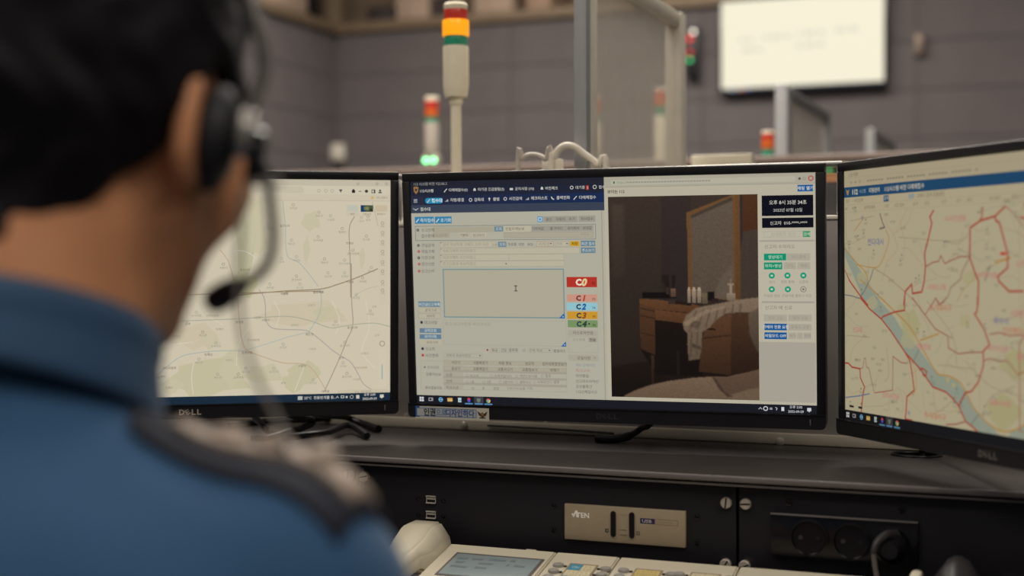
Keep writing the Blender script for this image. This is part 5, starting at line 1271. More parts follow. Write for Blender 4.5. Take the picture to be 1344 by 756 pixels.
LL([(660, 0), (658, 66), (646, 80), (690, 150), (716, 224), (686, 256), (688, 320), (664, 400), (630, 446), (604, 450), (570, 514)], 10, RED, cf_); LL([(832, 268), (870, 300), (922, 372)], 6, (168, 128, 110), ce_)
LL([(318, 262), (340, 300), (352, 370), (360, 440), (326, 470), (322, 540), (318, 576), (350, 582)], 10, RED, cf_); LL([(384, 344), (400, 336), (420, 352), (414, 376), (400, 366)], 9, RED, cf_)
LL([(30, 310), (50, 312), (66, 330), (104, 338), (106, 380), (126, 424), (118, 462), (110, 545)], 10, RED, cf_); LL([(106, 338), (118, 332), (124, 290), (130, 288), (134, 330), (146, 336), (172, 450)], 5, BRN, cf_); LL([(172, 452), (258, 440), (260, 280), (300, 310), (330, 312)], 6, RED2, cf_)
LL([(434, 568), (470, 546), (500, 540), (510, 512), (530, 552), (560, 536), (610, 516), (650, 518)], 7, RED2, ce_); LL([(652, 524), (612, 600), (610, 628), (560, 670), (546, 716), (500, 760), (486, 722), (470, 750)], 6, BRN, ce_)
LL([(350, 0), (410, 82), (460, 150), (520, 184), (522, 240), (570, 268), (610, 262), (684, 260)], 7, RED2, cf_); LL([(412, 84), (462, 4), (480, 30), (496, 28), (512, 0)], 6, RED2, cf_)
LL([(716, 176), (760, 168), (810, 182), (878, 178)], 7, RED2, cf_); LL([(690, 300), (720, 290), (760, 304), (800, 300), (830, 340), (850, 366), (880, 352)], 6, RED2, cf_); LL([(510, 602), (560, 600), (600, 588)], 8, RED2, cf_)
LL([(208, 302), (222, 350), (232, 372), (206, 380)], 8, (130, 96, 100), ce_); LL([(32, 474), (100, 466), (150, 456)], 7, (104, 124, 160), cf_); LL([(30, 706), (70, 712), (106, 724), (130, 690), (160, 630), (176, 578)], 7, (120, 124, 130), ce_, 6)
for pts, cf in (([(40, 300), (42, 420), (60, 500)], ce_), ([(60, 340), (180, 316)], ce_), ([(300, 420), (560, 440), (640, 420)], ce_), ([(520, 440), (600, 450), (650, 400)], ce_), ([(40, 180), (150, 190)], cf_), ([(230, 240), (240, 360), (220, 400)], cf_), ([(470, 320), (560, 330), (650, 340)], cf_), ([(450, 440), (470, 540), (560, 470)], cf_), ([(690, 520), (740, 460), (840, 420)], cf_), ([(720, 110), (820, 100), (878, 60)], cf_), ([(560, 320), (540, 180), (420, 20)], cf_), ([(600, 300), (720, 420), (878, 470)], cf_)): LL(pts, 4, THN, cf, 5, True)
for x0, y0, x1, y1, cf in ((740, 580, 760, 560, ce_), (728, 640, 752, 572, ce_), (358, 300, 384, 246, cf_), (570, 512, 600, 446, cf_), (630, 600, 660, 560, cf_)): LL([(x0, y0), (x1, y1)], 8, (140, 140, 130), cf, 6)
LL([(806, 502), (834, 502)], 16, (206, 70, 44), ce_); LL([(56, 514), (76, 517)], 12, (24, 24, 26), cf_, 9); LL([(98, 520), (116, 523)], 12, (24, 24, 26), cf_, 9)
PINK, ORG, BLU = (206, 128, 132), (204, 120, 88), (104, 116, 168)
for x, y, s_, c_, sz, cf in ((92, 154, '신고대', PINK, 26, cf_), (250, 466, '관리사건동', PINK, 26, cf_), (404, 234, '대중전로', PINK, 26, cf_), (490, 668, '시대신고동', PINK, 26, ce_), (582, 328, '사시인권동', PINK, 28, ce_), (736, 610, '보기관이동', PINK, 26, ce_), (484, 50, '초기대시구', ORG, 30, cf_), (458, 562, '수시대시구', ORG, 30, cf_), (756, 244, '색리이는동', PINK, 26, cf_), (766, 500, '일월시사동', PINK, 26, cf_), (836, 160, '신사백이구', ORG, 30, cf_), (846, 78, '사접동', PINK, 26, cf_), (186, 444, '전다대시', BLU, 32, ce_), (770, 112, '화수시', BLU, 30, cf_), (905, 552, '오관', PINK, 26, ce_), (864, 282, '열관', PINK, 26, cf_), (334, 548, '역', BLU, 22, cf_), (120, 324, '사', BLU, 22, ce_)):
    a = P2(*cf(x, y)); F.text(a[0], a[1], s_, sz, c_, 0.008, 'c', 10)
for k in range(46):                 # lesser roads
    x, y = rng.uniform(20, 1080), rng.uniform(175, 1000); a = rng.uniform(0, PI); q = [(x, y)]
    for j in range(4):
        a += rng.uniform(-0.5, 0.5); x += rng.uniform(25, 60)*math.cos(a); y = min(1010, max(172, y + rng.uniform(25, 60)*math.sin(a))); q.append((x, y))
    F.line(smooth(q, 5), 2.2, ((176, 164, 138), (188, 166, 120), (172, 168, 148))[k % 3], 4)
for i in range(190):
    x, y = rng.uniform(20, 1900), rng.uniform(170, 1020)
    F.text(x, y, ('신고', '대기관', '보이', '전화', '사건', '매체')[i % 6], 14, (128, 126, 108) if i % 3 else (120, 140, 126), 0, 'c', 9)
    if i % 4 == 0: F.circle(x, y - 16, 4, (110, 120, 116), 9)
# the far half of the map, outside the photograph
wander(9, 1110, 1910, 170, 1010, (RED, RED2, RED), (7, 5, 6), 75, 0.9, 7)
wander(8, 1110, 1910, 170, 1010, (ORD, BRN, THN), (5, 4), 90, 0.5, 6)
wander(26, 1110, 1910, 170, 1010, (THN, (188, 166, 120), (172, 168, 148)), (2.2,), 60, 0.6, 4)
for k in range(7): F.circle(rng.uniform(1150, 1880), rng.uniform(220, 980), rng.uniform(25, 60), PK3, 3, 11, rng.uniform(20, 50))
yt = P2(*cf_(60, 534))[1]
F.rect(0, yt, 1920, 1080, (22, 22, 28), 11)
_yt = yt
taskicons(F, [P2(*p_)[0] for p_ in (cf_(48, 556), cf_(78, 562), cf_(112, 567), cf_(144, 573), cf_(178, 579), cf_(210, 582), cf_(244, 587), cf_(280, 597))], (yt + 1080)/2, 1.0)
for i in range(len(F.items)):
    p_, f_, c_, l_ = F.items[i]
    if p_[:, 1].min() >= yt - 30 and l_ in (7, 8, 9, 10) and p_[:, 0].max() < 620: F.items[i] = (p_, f_, c_, l_ + 6)
F.build('display', M['screen'], mon_r, dz=0.00004, gain=(0.84, 0.82, 0.79))

# ------------------------------------------------------------ cables on the shelf
def sh_pt(px, py, dz=0.0):
    u, v = onZ(px, py, SH + dz); return W(u, v, SH + dz)
def mon_pt(mtx, x, z, y=0.0605): return mtx @ Vector((x, y, z))
cr = 0.0048
cable('monitor_cable', 'black cable curving down from the left monitor onto the shelf', [mon_pt(MT[0], 0.085, -0.10), mon_pt(MT[0], 0.082, -0.165, 0.052), sh_pt(343, 556, 0.02), sh_pt(352, 566, cr+0.001), sh_pt(372, 571, cr), sh_pt(392, 570, cr)], cr, M['black_cable'], grp='black monitor cables on the shelf')
cable('monitor_cable', 'black cable with a plug lying furthest right under the left monitor', [mon_pt(MT[0], 0.16, -0.10), mon_pt(MT[0], 0.155, -0.165, 0.053), sh_pt(452, 547, 0.02), sh_pt(468, 553, 0.012), sh_pt(486, 560, 0.0065), sh_pt(497, 563, 0.0062)], lambda t: cr if t < 0.72 else 0.0055, M['black_cable'], grp='black monitor cables on the shelf')
cable('monitor_cable', 'black cable running flat along the shelf under the left monitor', [sh_pt(372, 574, 0.0125), sh_pt(400, 571, 0.0125), sh_pt(430, 567, 0.0125), sh_pt(458, 558, 0.012), sh_pt(482, 572, 0.006)], cr, M['black_cable'], grp='black monitor cables on the shelf')
cable('monitor_cable', 'black cable lying at the back of the bundle under the left monitor', [sh_pt(300, 560, cr), sh_pt(345, 553, cr), sh_pt(390, 551, cr+0.004), sh_pt(440, 549, cr+0.004), sh_pt(470, 550, cr)], cr, M['black_cable'], grp='black monitor cables on the shelf')
cable('monitor_cable', 'thick black cable rising from the shelf under the left monitor to its back', [mon_pt(MT[0], 0.12, -0.10), mon_pt(MT[0], 0.12, -0.165, 0.056), sh_pt(410, 552, 0.022), sh_pt(396, 562, 0.014), sh_pt(380, 566, 0.0125), sh_pt(352, 575, 0.006), sh_pt(330, 575, 0.006)], cr, M['black_cable'], grp='black monitor cables on the shelf')
cable('monitor_cable', 'black cable under the chin of the middle monitor', [mon_pt(MT[1], 0.045, -0.10), mon_pt(MT[1], 0.045, -0.17, 0.053), sh_pt(842, 562, 0.02), sh_pt(826, 572, 0.010), sh_pt(806, 576, 0.006), sh_pt(782, 575, 0.006)], lambda t: 0.0045 if t < 0.6 else 0.0058, M['black_cable'])
cable('monitor_cable', 'thin black cable along the pale strip under the middle monitor', [pv(640, 558.5, 1.853), pv(680, 560.5, 1.853), pv(730, 563.5, 1.853), pv(780, 567, 1.853), pv(806, 569, 1.853)], 0.0016, M['black_cable'])
cable('power_cable', 'dark cable entering the round hole under the right monitor', [mon_pt(MT[2], -0.06, -0.10), mon_pt(MT[2], -0.06, -0.165, 0.06), W(gu + 0.012, gv, SH + 0.012), W(gu + 0.012, gv, SH - 0.018)], 0.004, M['black_cable'])

# ------------------------------------------------------------ desk phone and key modules
DZ = 0.74
PB_ = 1.552                         # back edge of the phones
def slab(t_, name, w, d, hb, hf, m, r=0.006, x0=0.0):
    """a wedge body: back edge hb high, front edge hf high; origin at the middle of the back edge on the desk"""
    mb = MB()
    mb.prism([(0, 0.004), (0, hb - r), (-r*0.7, hb), (-(d - r), hf), (-d, hf - r), (-d, 0.004)], x0 - w/2, x0 + w/2, 'x')
    bmesh.ops.bevel(mb.bm, geom=[e for e in mb.bm.edges if e.calc_length() > 0.02], offset=0.0018, segments=2, affect='EDGES')
    return mb.build(name, m, t_)
zb_ = (onV(660, 717, PB_)[1] + onV(900, 737, PB_)[1])/2 - DZ
DEP, HF = 0.20, 0.018
SL = math.atan2(zb_ - HF, DEP)      # slope of the top
def on_top(px, py, off=0.0):        # pixel -> (u, distance from the back edge) on the sloped top
    d = ray(px, py)
    n = Vector((0, -math.sin(SL), math.cos(SL)))
    o_ = Vector(to_room(O)); dd = Vector((d.x*E1[0] + d.y*E1[1], d.x*E2[0] + d.y*E2[1], d.z))
    p0 = Vector((0, PB_, DZ + zb_ + off))
    t_ = (p0 - o_).dot(n)/dd.dot(n); q = o_ + dd*t_
    return q.x, (PB_ - q.y)/math.cos(SL)
TILT = Matrix.Rotation(SL, 4, 'X')
def put(o, t_u, u, s_, off=0.0):    # place a part on the sloped top
    o.matrix_local = Matrix.Translation((u - t_u, 0, zb_)) @ TILT @ Matrix.Translation((0, -s_, off))
    return o
a0 = onV(593, 711, PB_)[0]; a1 = onV(732, 723, PB_)[0]; a2 = onV(815.5, 731, PB_)[0]; a3 = onV(972, 742, PB_)[0]; a4 = onV(1141, 756, PB_)[0]
hl = onV(512, 700, PB_)[0]
pu = (hl + a1)/2
ph = rthing('desk_phone', 'beige desk phone with a wide grey display and its handset on the left', 'phone', pu, PB_, DZ)
slab(ph, 'body', a1 - a0 - 0.001, DEP, zb_, HF, M['beige_phone'], x0=(a0 + a1)/2 - pu)
slab(ph, 'cradle', a0 - hl - 0.0005, DEP, zb_ - 0.022, HF - 0.006, M['beige_phone'], x0=(hl + a0)/2 - pu)
x0, s0 = on_top(602, 726.5); x1, _ = on_top(712, 735.5)
lw = x1 - x0
dp_ = MB().box((0, 0, 0), (lw + 0.006, 0.066, 0.0012), 0.0004).build('display_rim', M['edge_band'], ph); put(dp_, pu, (x0+x1)/2, s0 + 0.031, 0.0003)
o = MB().box((0, 0, 0), (lw - 0.001, 0.059, 0.0012), 0.0003).build('lcd_display', M['lcd'], dp_); o.location = (0, -0.001, 0.0006)
fq = Flat(260, 145, lw - 0.004, 0.055)
for x, y, w_ in ((10, 24, 40), (58, 22, 36), (110, 16, 60), (176, 14, 26), (16, 52, 30), (90, 50, 50), (176, 46, 14), (200, 48, 36), (12, 84, 60), (90, 82, 40)):
    for i in range(int(w_/9)): fq.rect(x + 9*i, y, x + 9*i + 6, y + 14, (112, 122, 128), 1)
o = fq.build('lcd_marks', M['print'], dp_, dz=0.00008); o.matrix_local = Matrix.Translation((0, -0.001, 0.0013)) @ Matrix.Rotation(-PI/2, 4, 'X')
x_, s_ = on_top(697, 722.3); o = MB().box((0, 0, 0), (0.013, 0.0035, 0.0006)).build('maker_mark', M['pale_trim'], ph); put(o, pu, x_, s_, 0.0002)
for r_ in range(3):
    for c_ in range(5):
        o = MB().box((0, 0, 0), (0.013, 0.009, 0.004), 0.0015).build('button', M['grey_key'], ph); put(o, pu, (x0+x1)/2 + (c_-2)*0.019, s0 + 0.08 + 0.018*r_, 0.001)
# handset: chunky ends joined by a grip
hs = MB()
hx = (onV(520, 690, PB_-0.02)[0] + onV(586, 700, PB_-0.02)[0])/2 - pu
def loft(mb, secs):
    rings = []
    for y, zc, w_, h_, ch in secs:
        p_ = [(-w_/2, -h_/2), (w_/2, -h_/2), (w_/2, h_/2 - ch*1.4), (w_/2 - ch, h_/2), (-w_/2 + ch, h_/2), (-w_/2, h_/2 - ch*1.4)]
        rings.append([mb.bm.verts.new((hx + a_, y, zc + b_)) for a_, b_ in p_])
    for a_, b_ in zip(rings, rings[1:]):
        for i in range(6): mb.bm.faces.new((a_[i], a_[(i+1) % 6], b_[(i+1) % 6], b_[i]))
    mb.bm.faces.new(list(reversed(rings[0]))); mb.bm.faces.new(rings[-1])
zt_ = onV(555, 684, PB_-0.012)[1] - DZ
loft(hs, [(0.006, zt_-0.030, 0.056, 0.034, 0.012), (0.000, zt_-0.026, 0.064, 0.050, 0.014), (-0.030, zt_-0.030, 0.066, 0.056, 0.014), (-0.052, zt_-0.036, 0.060, 0.046, 0.012), (-0.066, zt_-0.034, 0.044, 0.028, 0.008), (-0.100, zt_-0.040, 0.040, 0.024, 0.008), (-0.140, zt_-0.044, 0.044, 0.028, 0.008), (-0.156, zt_-0.048, 0.052, 0.040, 0.010), (-0.190, zt_-0.052, 0.052, 0.036, 0.010), (-0.198, zt_-0.052, 0.044, 0.026, 0.010)])
bmesh.ops.bevel(hs.bm, geom=hs.bm.edges[:], offset=0.0028, segments=3, affect='EDGES')
hs.build('handset', M['beige_phone'], ph, ang=60)
def key_module(ua, ub, label, pads, grp=None):
    um = (ua + ub)/2
    t_ = rthing('key_module', label, 'phone key module', um, PB_, DZ)
    slab(t_, 'body', ub - ua - 0.0022, DEP - 0.01, zb_, HF, M['beige_phone'], x0=0)
    for (px0, px1, py, cards) in pads:
        xa, sa_ = on_top(px0, py); xb, _ = on_top(px1, py + (px1-px0)*0.085)
        wc = xb - xa; rowh = 0.0165
        fr = MB().box((0, 0, 0), (wc + 0.004, rowh*6 + 0.006, 0.001), 0.0003).build('card_frame', M['kvm_face'], t_); put(fr, um, (xa+xb)/2, sa_ + rowh*3, 0.0003)
        for r_ in range(6):
            for c_ in range(2):
                col, txt = cards[(r_*2 + c_) % len(cards)]
                fk = Flat(100, 70, wc/2 - 0.0006, rowh - 0.0008)
                fk.rect(0, 0, 100, 70, col, 1)
                if txt: fk.text(50, 36, txt, 34, (214, 222, 226) if col[2] > col[0] else (104, 92, 70), 0.01, 'c', 2)
                else:
                    for i, (xx, yy_) in enumerate(((22, 20), (58, 20), (20, 48), (50, 50), (70, 46))): fk.rect(xx, yy_, xx + 14, yy_ + 8, tuple(int(q_*0.78) for q_ in col), 2)
                o = fk.build('label_card', M['print'], fr, dz=0.0001)
                o.matrix_local = Matrix.Translation(((c_ - 0.5)*wc/2, rowh*3 - rowh*(r_ + 0.5), 0.0006)) @ Matrix.Rotation(-PI/2, 4, 'X')
            for k in (-1, 1):
                o = MB().lathe([(0.0054, 0), (0.0054, 0.0016), (0.0048, 0.0030), (0.003, 0.0036), (0, 0.0038)], 16, Matrix.Diagonal((1.25, 0.85, 1, 1))).build('button', M['grey_key'], t_)
                put(o, um, (xa+xb)/2 + k*(wc/2 + 0.0135), sa_ + rowh*(r_ + 0.45), 0.0002)
                o = MB().prism([(-0.0016, -0.0016), (0.0016, -0.0016), (0.0016, 0.0016), (-0.0016, 0.0016)], 0, 0.0012, 'z').build('key_lamp', M['black_gloss'], t_)
                put(o, um, (xa+xb)/2 + k*(wc/2 + 0.0048), sa_ + rowh*(r_ + 0.45), 0.0)
    return t_
CR_, YL_, BB_ = (214, 202, 168), (206, 184, 120), (66, 146, 176)
key_module(a1, a2, 'narrow beige key module with one blue and several cream cards beside the phone', [(750, 783, 741, [(BB_, '1751'), (CR_, ''), (CR_, ''), (CR_, '')])])
key_module(a2, a3, 'wide beige key module with two columns of yellow cards', [(836, 868, 748, [(YL_, ''), (YL_, ''), (YL_, '')]), (909, 944, 753, [(CR_, ''), (CR_, '')])])
key_module(a3, a4, 'beige key module furthest right, below the power outlets', [(1000, 1034, 772, [(CR_, '')]), (1070, 1104, 778, [(CR_, ''), (YL_, '')])])
# dark handset at the lower right
hu0, hz = onV(1228, 720, 1.53); hu1, _ = onV(1293, 726, 1.53)
dk = rthing('dark_phone', 'dark rounded phone handset standing in the lower right corner', 'phone', (hu0+hu1)/2, 1.50, DZ)
hh = hz - DZ
mb = MB(); hx = 0
loft(mb, [(0.012, hh - 0.030, 0.050, 0.05, 0.016), (0.004, hh - 0.026, hu1-hu0, 0.052, 0.018), (-0.025, hh - 0.030, hu1-hu0, 0.052, 0.016), (-0.05, hh - 0.04, 0.042, 0.036, 0.012), (-0.11, hh - 0.055, 0.036, 0.026, 0.008), (-0.17, hh - 0.06, 0.05, 0.03, 0.01), (-0.19, hh - 0.062, 0.044, 0.022, 0.008)])
bmesh.ops.bevel(mb.bm, geom=mb.bm.edges[:], offset=0.003, segments=2, affect='EDGES')
mb.build('handset', M['edge_dark'], dk, ang=60)
MB().box((0.02, -0.085, (hh-0.075)/2 + 0.001), (0.16, 0.20, hh - 0.077), 0.006).build('base', M['black_plastic'], dk)
MB().box((0.068, -0.02, (hh - 0.012 + 0.02)/2), (0.05, 0.05, hh - 0.032), 0.006).build('side_block', M['black_gloss'], dk)
MB().box((-0.041, -0.012, (hh - 0.018 + 0.02)/2), (0.012, 0.03, hh - 0.038), 0.004).build('hook', M['beige_phone'], dk)

# ------------------------------------------------------------ the operator (signed distance fields turned into one surface)
class Field:
    def __init__(s, lo, hi, h):
        s.lo = np.array(lo, float); s.h = h
        s.n = np.ceil((np.array(hi) - s.lo)/h).astype(int) + 1
        s.F = np.full(s.n, 0.6, np.float32)
    def sub(s, lo, hi):
        a = np.clip(np.floor((np.array(lo) - s.lo)/s.h).astype(int), 0, s.n); b = np.clip(np.ceil((np.array(hi) - s.lo)/s.h).astype(int) + 1, 0, s.n)
        sl = tuple(slice(i, j) for i, j in zip(a, b))
        g = [(s.lo[k] + s.h*np.arange(a[k], b[k])).astype(np.float32) for k in range(3)]
        return sl, np.meshgrid(*g, indexing='ij', sparse=True)
    def add(s, fn, c, r, k=0.02, op='u', mtx=None):
        """fn(X, Y, Z) in local coordinates; c, r = centre and radius of what it touches (local)"""
        c = Vector(c); cw = mtx @ c if mtx is not None else c
        m = r + k + 2*s.h
        sl, (X, Y, Z) = s.sub([v - m for v in cw], [v + m for v in cw])
        if mtx is not None:
            i = np.array(mtx.inverted(), np.float32)
            X, Y, Z = (i[q, 0]*X + i[q, 1]*Y + i[q, 2]*Z + i[q, 3] for q in range(3))
        d = fn(X, Y, Z).astype(np.float32)
        A = s.F[sl]
        if d.shape != A.shape: d = np.broadcast_to(d, A.shape)
        if op == 'u':
            t = np.clip(0.5 + 0.5*(A - d)/k, 0, 1); s.F[sl] = A*(1-t) + d*t - k*t*(1-t)
        else:                       # subtract
            t = np.clip(0.5 - 0.5*(A + d)/k, 0, 1); s.F[sl] = A*(1-t) - d*t + k*t*(1-t)
    def ell(s, c, r, k=0.02, op='u', mtx=None, rot=None):
        q = None if rot is None else np.array(rot.to_3x3().inverted(), np.float32)
        def fn(X, Y, Z):
            x, y, z = X - c[0], Y - c[1], Z - c[2]
            if q is not None: x, y, z = (q[i, 0]*x + q[i, 1]*y + q[i, 2]*z for i in range(3))
            k0 = np.sqrt((x/r[0])**2 + (y/r[1])**2 + (z/r[2])**2); k1 = np.sqrt((x/r[0]**2)**2 + (y/r[1]**2)**2 + (z/r[2]**2)**2) + 1e-9
            return k0*(k0 - 1)/k1
        s.add(fn, c, max(r), k, op, mtx)
    def cone(s, a, b, ra, rb, k=0.02, op='u', mtx=None, sc_=None):
        a, b = Vector(a), Vector(b); ab = b - a; L2 = ab.length_squared
        def fn(X, Y, Z):
            x, y, z = X - a.x, Y - a.y, Z - a.z
            t = np.clip((x*ab.x + y*ab.y + z*ab.z)/L2, 0, 1)
            return np.sqrt((x - t*ab.x)**2 + (y - t*ab.y)**2 + (z - t*ab.z)**2) - (ra + (rb - ra)*t)
        s.add(fn, (a + b)/2, ab.length/2 + max(ra, rb), k, op, mtx)
    def mesh(s, name):
        F = s.F; n = np.array(F.shape); neg = F < 0
        idx = np.full(n - 1, -1, np.int64)
        c = np.zeros(n - 1, np.int8)
        corners = [(i, j, k) for i in (0, 1) for j in (0, 1) for k in (0, 1)]
        for i, j, k in corners: c += neg[i:n[0]-1+i, j:n[1]-1+j, k:n[2]-1+k]
        cells = np.argwhere((c > 0) & (c < 8)); m = len(cells)
        idx[cells[:, 0], cells[:, 1], cells[:, 2]] = np.arange(m)
        val = {q: F[cells[:, 0]+q[0], cells[:, 1]+q[1], cells[:, 2]+q[2]] for q in corners}
        P_ = np.zeros((m, 3)); cnt = np.zeros(m)
        for q in corners:
            for ax in range(3):
                if q[ax]: continue
                q2 = list(q); q2[ax] = 1; q2 = tuple(q2)
                va, vb = val[q], val[q2]; x = (va < 0) != (vb < 0)
                t = va/(va - vb + 1e-12)
                p = np.array(q, float)[None, :].repeat(m, 0); p[:, ax] = t
                P_[x] += p[x]; cnt[x] += 1
        V = (cells + P_/cnt[:, None])*s.h + s.lo
        faces = []
        for ax in range(3):
            sa = [slice(None)]*3; sb = [slice(None)]*3; sa[ax] = slice(0, -1); sb[ax] = slice(1, None)
            na, nb = neg[tuple(sa)], neg[tuple(sb)]
            e = np.argwhere(na != nb); u_, v_ = (ax+1) % 3, (ax+2) % 3
            ok = (e[:, u_] > 0) & (e[:, v_] > 0) & (e[:, u_] < n[u_]-1) & (e[:, v_] < n[v_]-1); e = e[ok]
            fl = na[e[:, 0], e[:, 1], e[:, 2]]
            def at(du, dv):
                q = e.copy(); q[:, u_] -= du; q[:, v_] -= dv; return idx[q[:, 0], q[:, 1], q[:, 2]]
            f_ = np.stack([at(1, 1), at(0, 1), at(0, 0), at(1, 0)], 1)
            f_[~fl] = f_[~fl][:, ::-1]; faces.append(f_)
        fa = np.concatenate(faces)
        me = bpy.data.meshes.new(name)
        me.vertices.add(len(V)); me.vertices.foreach_set('co', V.astype(np.float32).ravel())
        me.loops.add(fa.size); me.loops.foreach_set('vertex_index', fa.ravel().astype(np.int32))
        me.polygons.add(len(fa)); me.polygons.foreach_set('loop_start', np.arange(0, fa.size, 4, dtype=np.int32)); me.polygons.foreach_set('loop_total', np.full(len(fa), 4, np.int32))
        me.update(calc_edges=True); me.validate()
        return me

NX_, NY_ = -0.276, 0.783            # base of the neck, in the world
BYAW = math.radians(22)
per = thing('person', 'person in a dark blue uniform shirt and headset, seen from behind at the desk', 'person', (NX_, NY_, 0), -BYAW)
HZ = 1.222                          # height of the ears
HM = Matrix.Translation((0.010, 0.045, HZ)) @ Matrix.Rotation(math.radians(6), 4, 'Z') @ Matrix.Rotation(math.radians(3), 4, 'Y') @ Matrix.Rotation(math.radians(-13), 4, 'X')
B = Field((-0.36, -0.26, 0.0), (0.36, 0.56, 1.37), 0.0042)
# skull, face, jaw
B.ell((0, -0.014, 0.036), (0.077, 0.097, 0.093), 0.01, mtx=HM)
B.ell((0, 0.040, -0.020), (0.062, 0.060, 0.088), 0.03, mtx=HM)
for k in (-1, 1):
    B.cone((k*0.056, 0.004, -0.042), (k*0.018, 0.074, -0.098), 0.018, 0.016, 0.03, mtx=HM)
    B.ell((k*0.054, 0.060, -0.016), (0.021, 0.024, 0.026), 0.03, mtx=HM)        # cheek
    B.cone((k*0.006, 0.096, 0.026), (k*0.046, 0.080, 0.024), 0.008, 0.008, 0.015, mtx=HM)   # brow
    B.ell((k*0.031, 0.098, 0.006), (0.017, 0.014, 0.011), 0.012, 's', mtx=HM)   # socket
    B.ell((k*0.031, 0.084, 0.006), (0.0125, 0.0125, 0.0115), 0.004, mtx=HM)     # eyeball under the lid
    B.ell((k*0.010, 0.106, -0.030), (0.008, 0.009, 0.007), 0.008, mtx=HM)       # nostril wing
B.ell((0, 0.084, -0.102), (0.020, 0.016, 0.015), 0.02, mtx=HM)                  # chin
B.cone((0, 0.099, 0.014), (0, 0.114, -0.026), 0.007, 0.010, 0.012, mtx=HM)      # nose
B.ell((0, 0.099, -0.060), (0.021, 0.008, 0.0055), 0.006, mtx=HM); B.ell((0, 0.097, -0.071), (0.018, 0.008, 0.006), 0.006, mtx=HM)   # lips
B.ell((0, 0.107, -0.0655), (0.022, 0.005, 0.0018), 0.003, 's', mtx=HM)
for k in (-1, 1):                   # ears
    er = Matrix.Rotation(k*math.radians(24), 4, 'Z') @ Matrix.Rotation(math.radians(-10), 4, 'X')
    ec = Vector((k*0.079, -0.024, 0.000))
    B.ell(ec, (0.0085, 0.021, 0.037), 0.006, mtx=HM, rot=er)
    B.ell(ec + Vector((k*0.008, 0.004, 0.002)), (0.006, 0.0125, 0.024), 0.004, 's', mtx=HM, rot=er)
    B.ell(ec + Vector((k*0.000, 0.008, -0.028)), (0.006, 0.009, 0.010), 0.006, mtx=HM)
    B.ell(ec + Vector((k*0.002, 0.012, -0.002)), (0.006, 0.005, 0.008), 0.004, mtx=HM)
# neck, shoulders, trunk
B.cone((0, 0.022, HZ - 0.075), (0, -0.004, 1.035), 0.056, 0.062, 0.035)
B.cone((0, -0.006, HZ - 0.06), (0, -0.028, 1.04), 0.050, 0.056, 0.03)
headF = B.F.copy()
for k in (-1, 1):
    B.cone((0, -0.018, 1.0), (k*0.15, -0.012, 0.975), 0.045, 0.04, 0.02)
    B.cone((k*0.175, -0.008, 0.965), (k*0.255, -0.02, 0.70), 0.046, 0.038, 0.03)
    B.cone((k*0.255, -0.02, 0.70), (k*0.178, 0.195, 0.774), 0.036, 0.024, 0.02)
    B.cone((k*0.095, -0.09, 0.545), (k*0.13, 0.36, 0.545), 0.075, 0.052, 0.03)
    B.cone((k*0.13, 0.36, 0.545), (k*0.125, 0.33, 0.10), 0.05, 0.034, 0.02)
    # hand resting on the desk: palm, thumb, four fingers
    B.ell((k*0.168, 0.245, 0.772), (0.038, 0.048, 0.014), 0.012)
    B.cone((k*0.178, 0.195, 0.774), (k*0.170, 0.235, 0.772), 0.022, 0.016, 0.012)
    B.cone((k*0.138, 0.222, 0.768), (k*0.116, 0.252, 0.760), 0.0115, 0.0095, 0.006); B.cone((k*0.116, 0.252, 0.760), (k*0.112, 0.282, 0.754), 0.0095, 0.0078, 0.003)
    for q, (dx, L_f) in enumerate(((-0.026, 0.068), (-0.008, 0.076), (0.010, 0.070), (0.027, 0.054))):
        b0 = Vector((k*(0.166 + dx), 0.276 - abs(dx)*0.25, 0.773)); b1 = b0 + Vector((k*dx*0.15, L_f*0.45, 0.003)); b2 = b1 + Vector((k*dx*0.08, L_f*0.32, -0.009)); b3 = b2 + Vector((0, L_f*0.2, -0.012))
        B.cone(b0, b1, 0.0092, 0.0084, 0.003); B.cone(b1, b2, 0.0084, 0.0076, 0.0025); B.cone(b2, b3, 0.0076, 0.0066, 0.002)
B.ell((0, -0.03, 0.86), (0.155, 0.10, 0.19), 0.04); B.ell((0, -0.06, 0.64), (0.145, 0.10, 0.17), 0.05); B.ell((0, -0.10, 0.54), (0.16, 0.11, 0.09), 0.05)
bd = link('body', B.mesh('body'), M['skin'], per, ang=180)
# hair: the skull grown outward above the hairline
Hm = Field((-0.13, -0.13, 1.08), (0.15, 0.20, 1.42), 0.0035)
def head_only(Fd, grow):
    Fd.ell((0, -0.014, 0.036), (0.077 + grow, 0.097 + grow, 0.093 + grow), 0.01, mtx=HM)
    Fd.ell((0, 0.040, -0.020), (0.062 + grow*0.3, 0.060 + grow*0.3, 0.088), 0.03, mtx=HM)
    Fd.cone((0, -0.006, HZ - 0.06), (0, -0.028, 1.04), 0.050 + grow*0.5, 0.056, 0.03)
head_only(Hm, 0.011)
sl, (X, Y, Z) = Hm.sub((-9, -9, -9), (9, 9, 9))
hi_ = np.array(HM.inverted(), np.float32)
xl, yl, zl = (hi_[q, 0]*X + hi_[q, 1]*Y + hi_[q, 2]*Z + hi_[q, 3] for q in range(3))
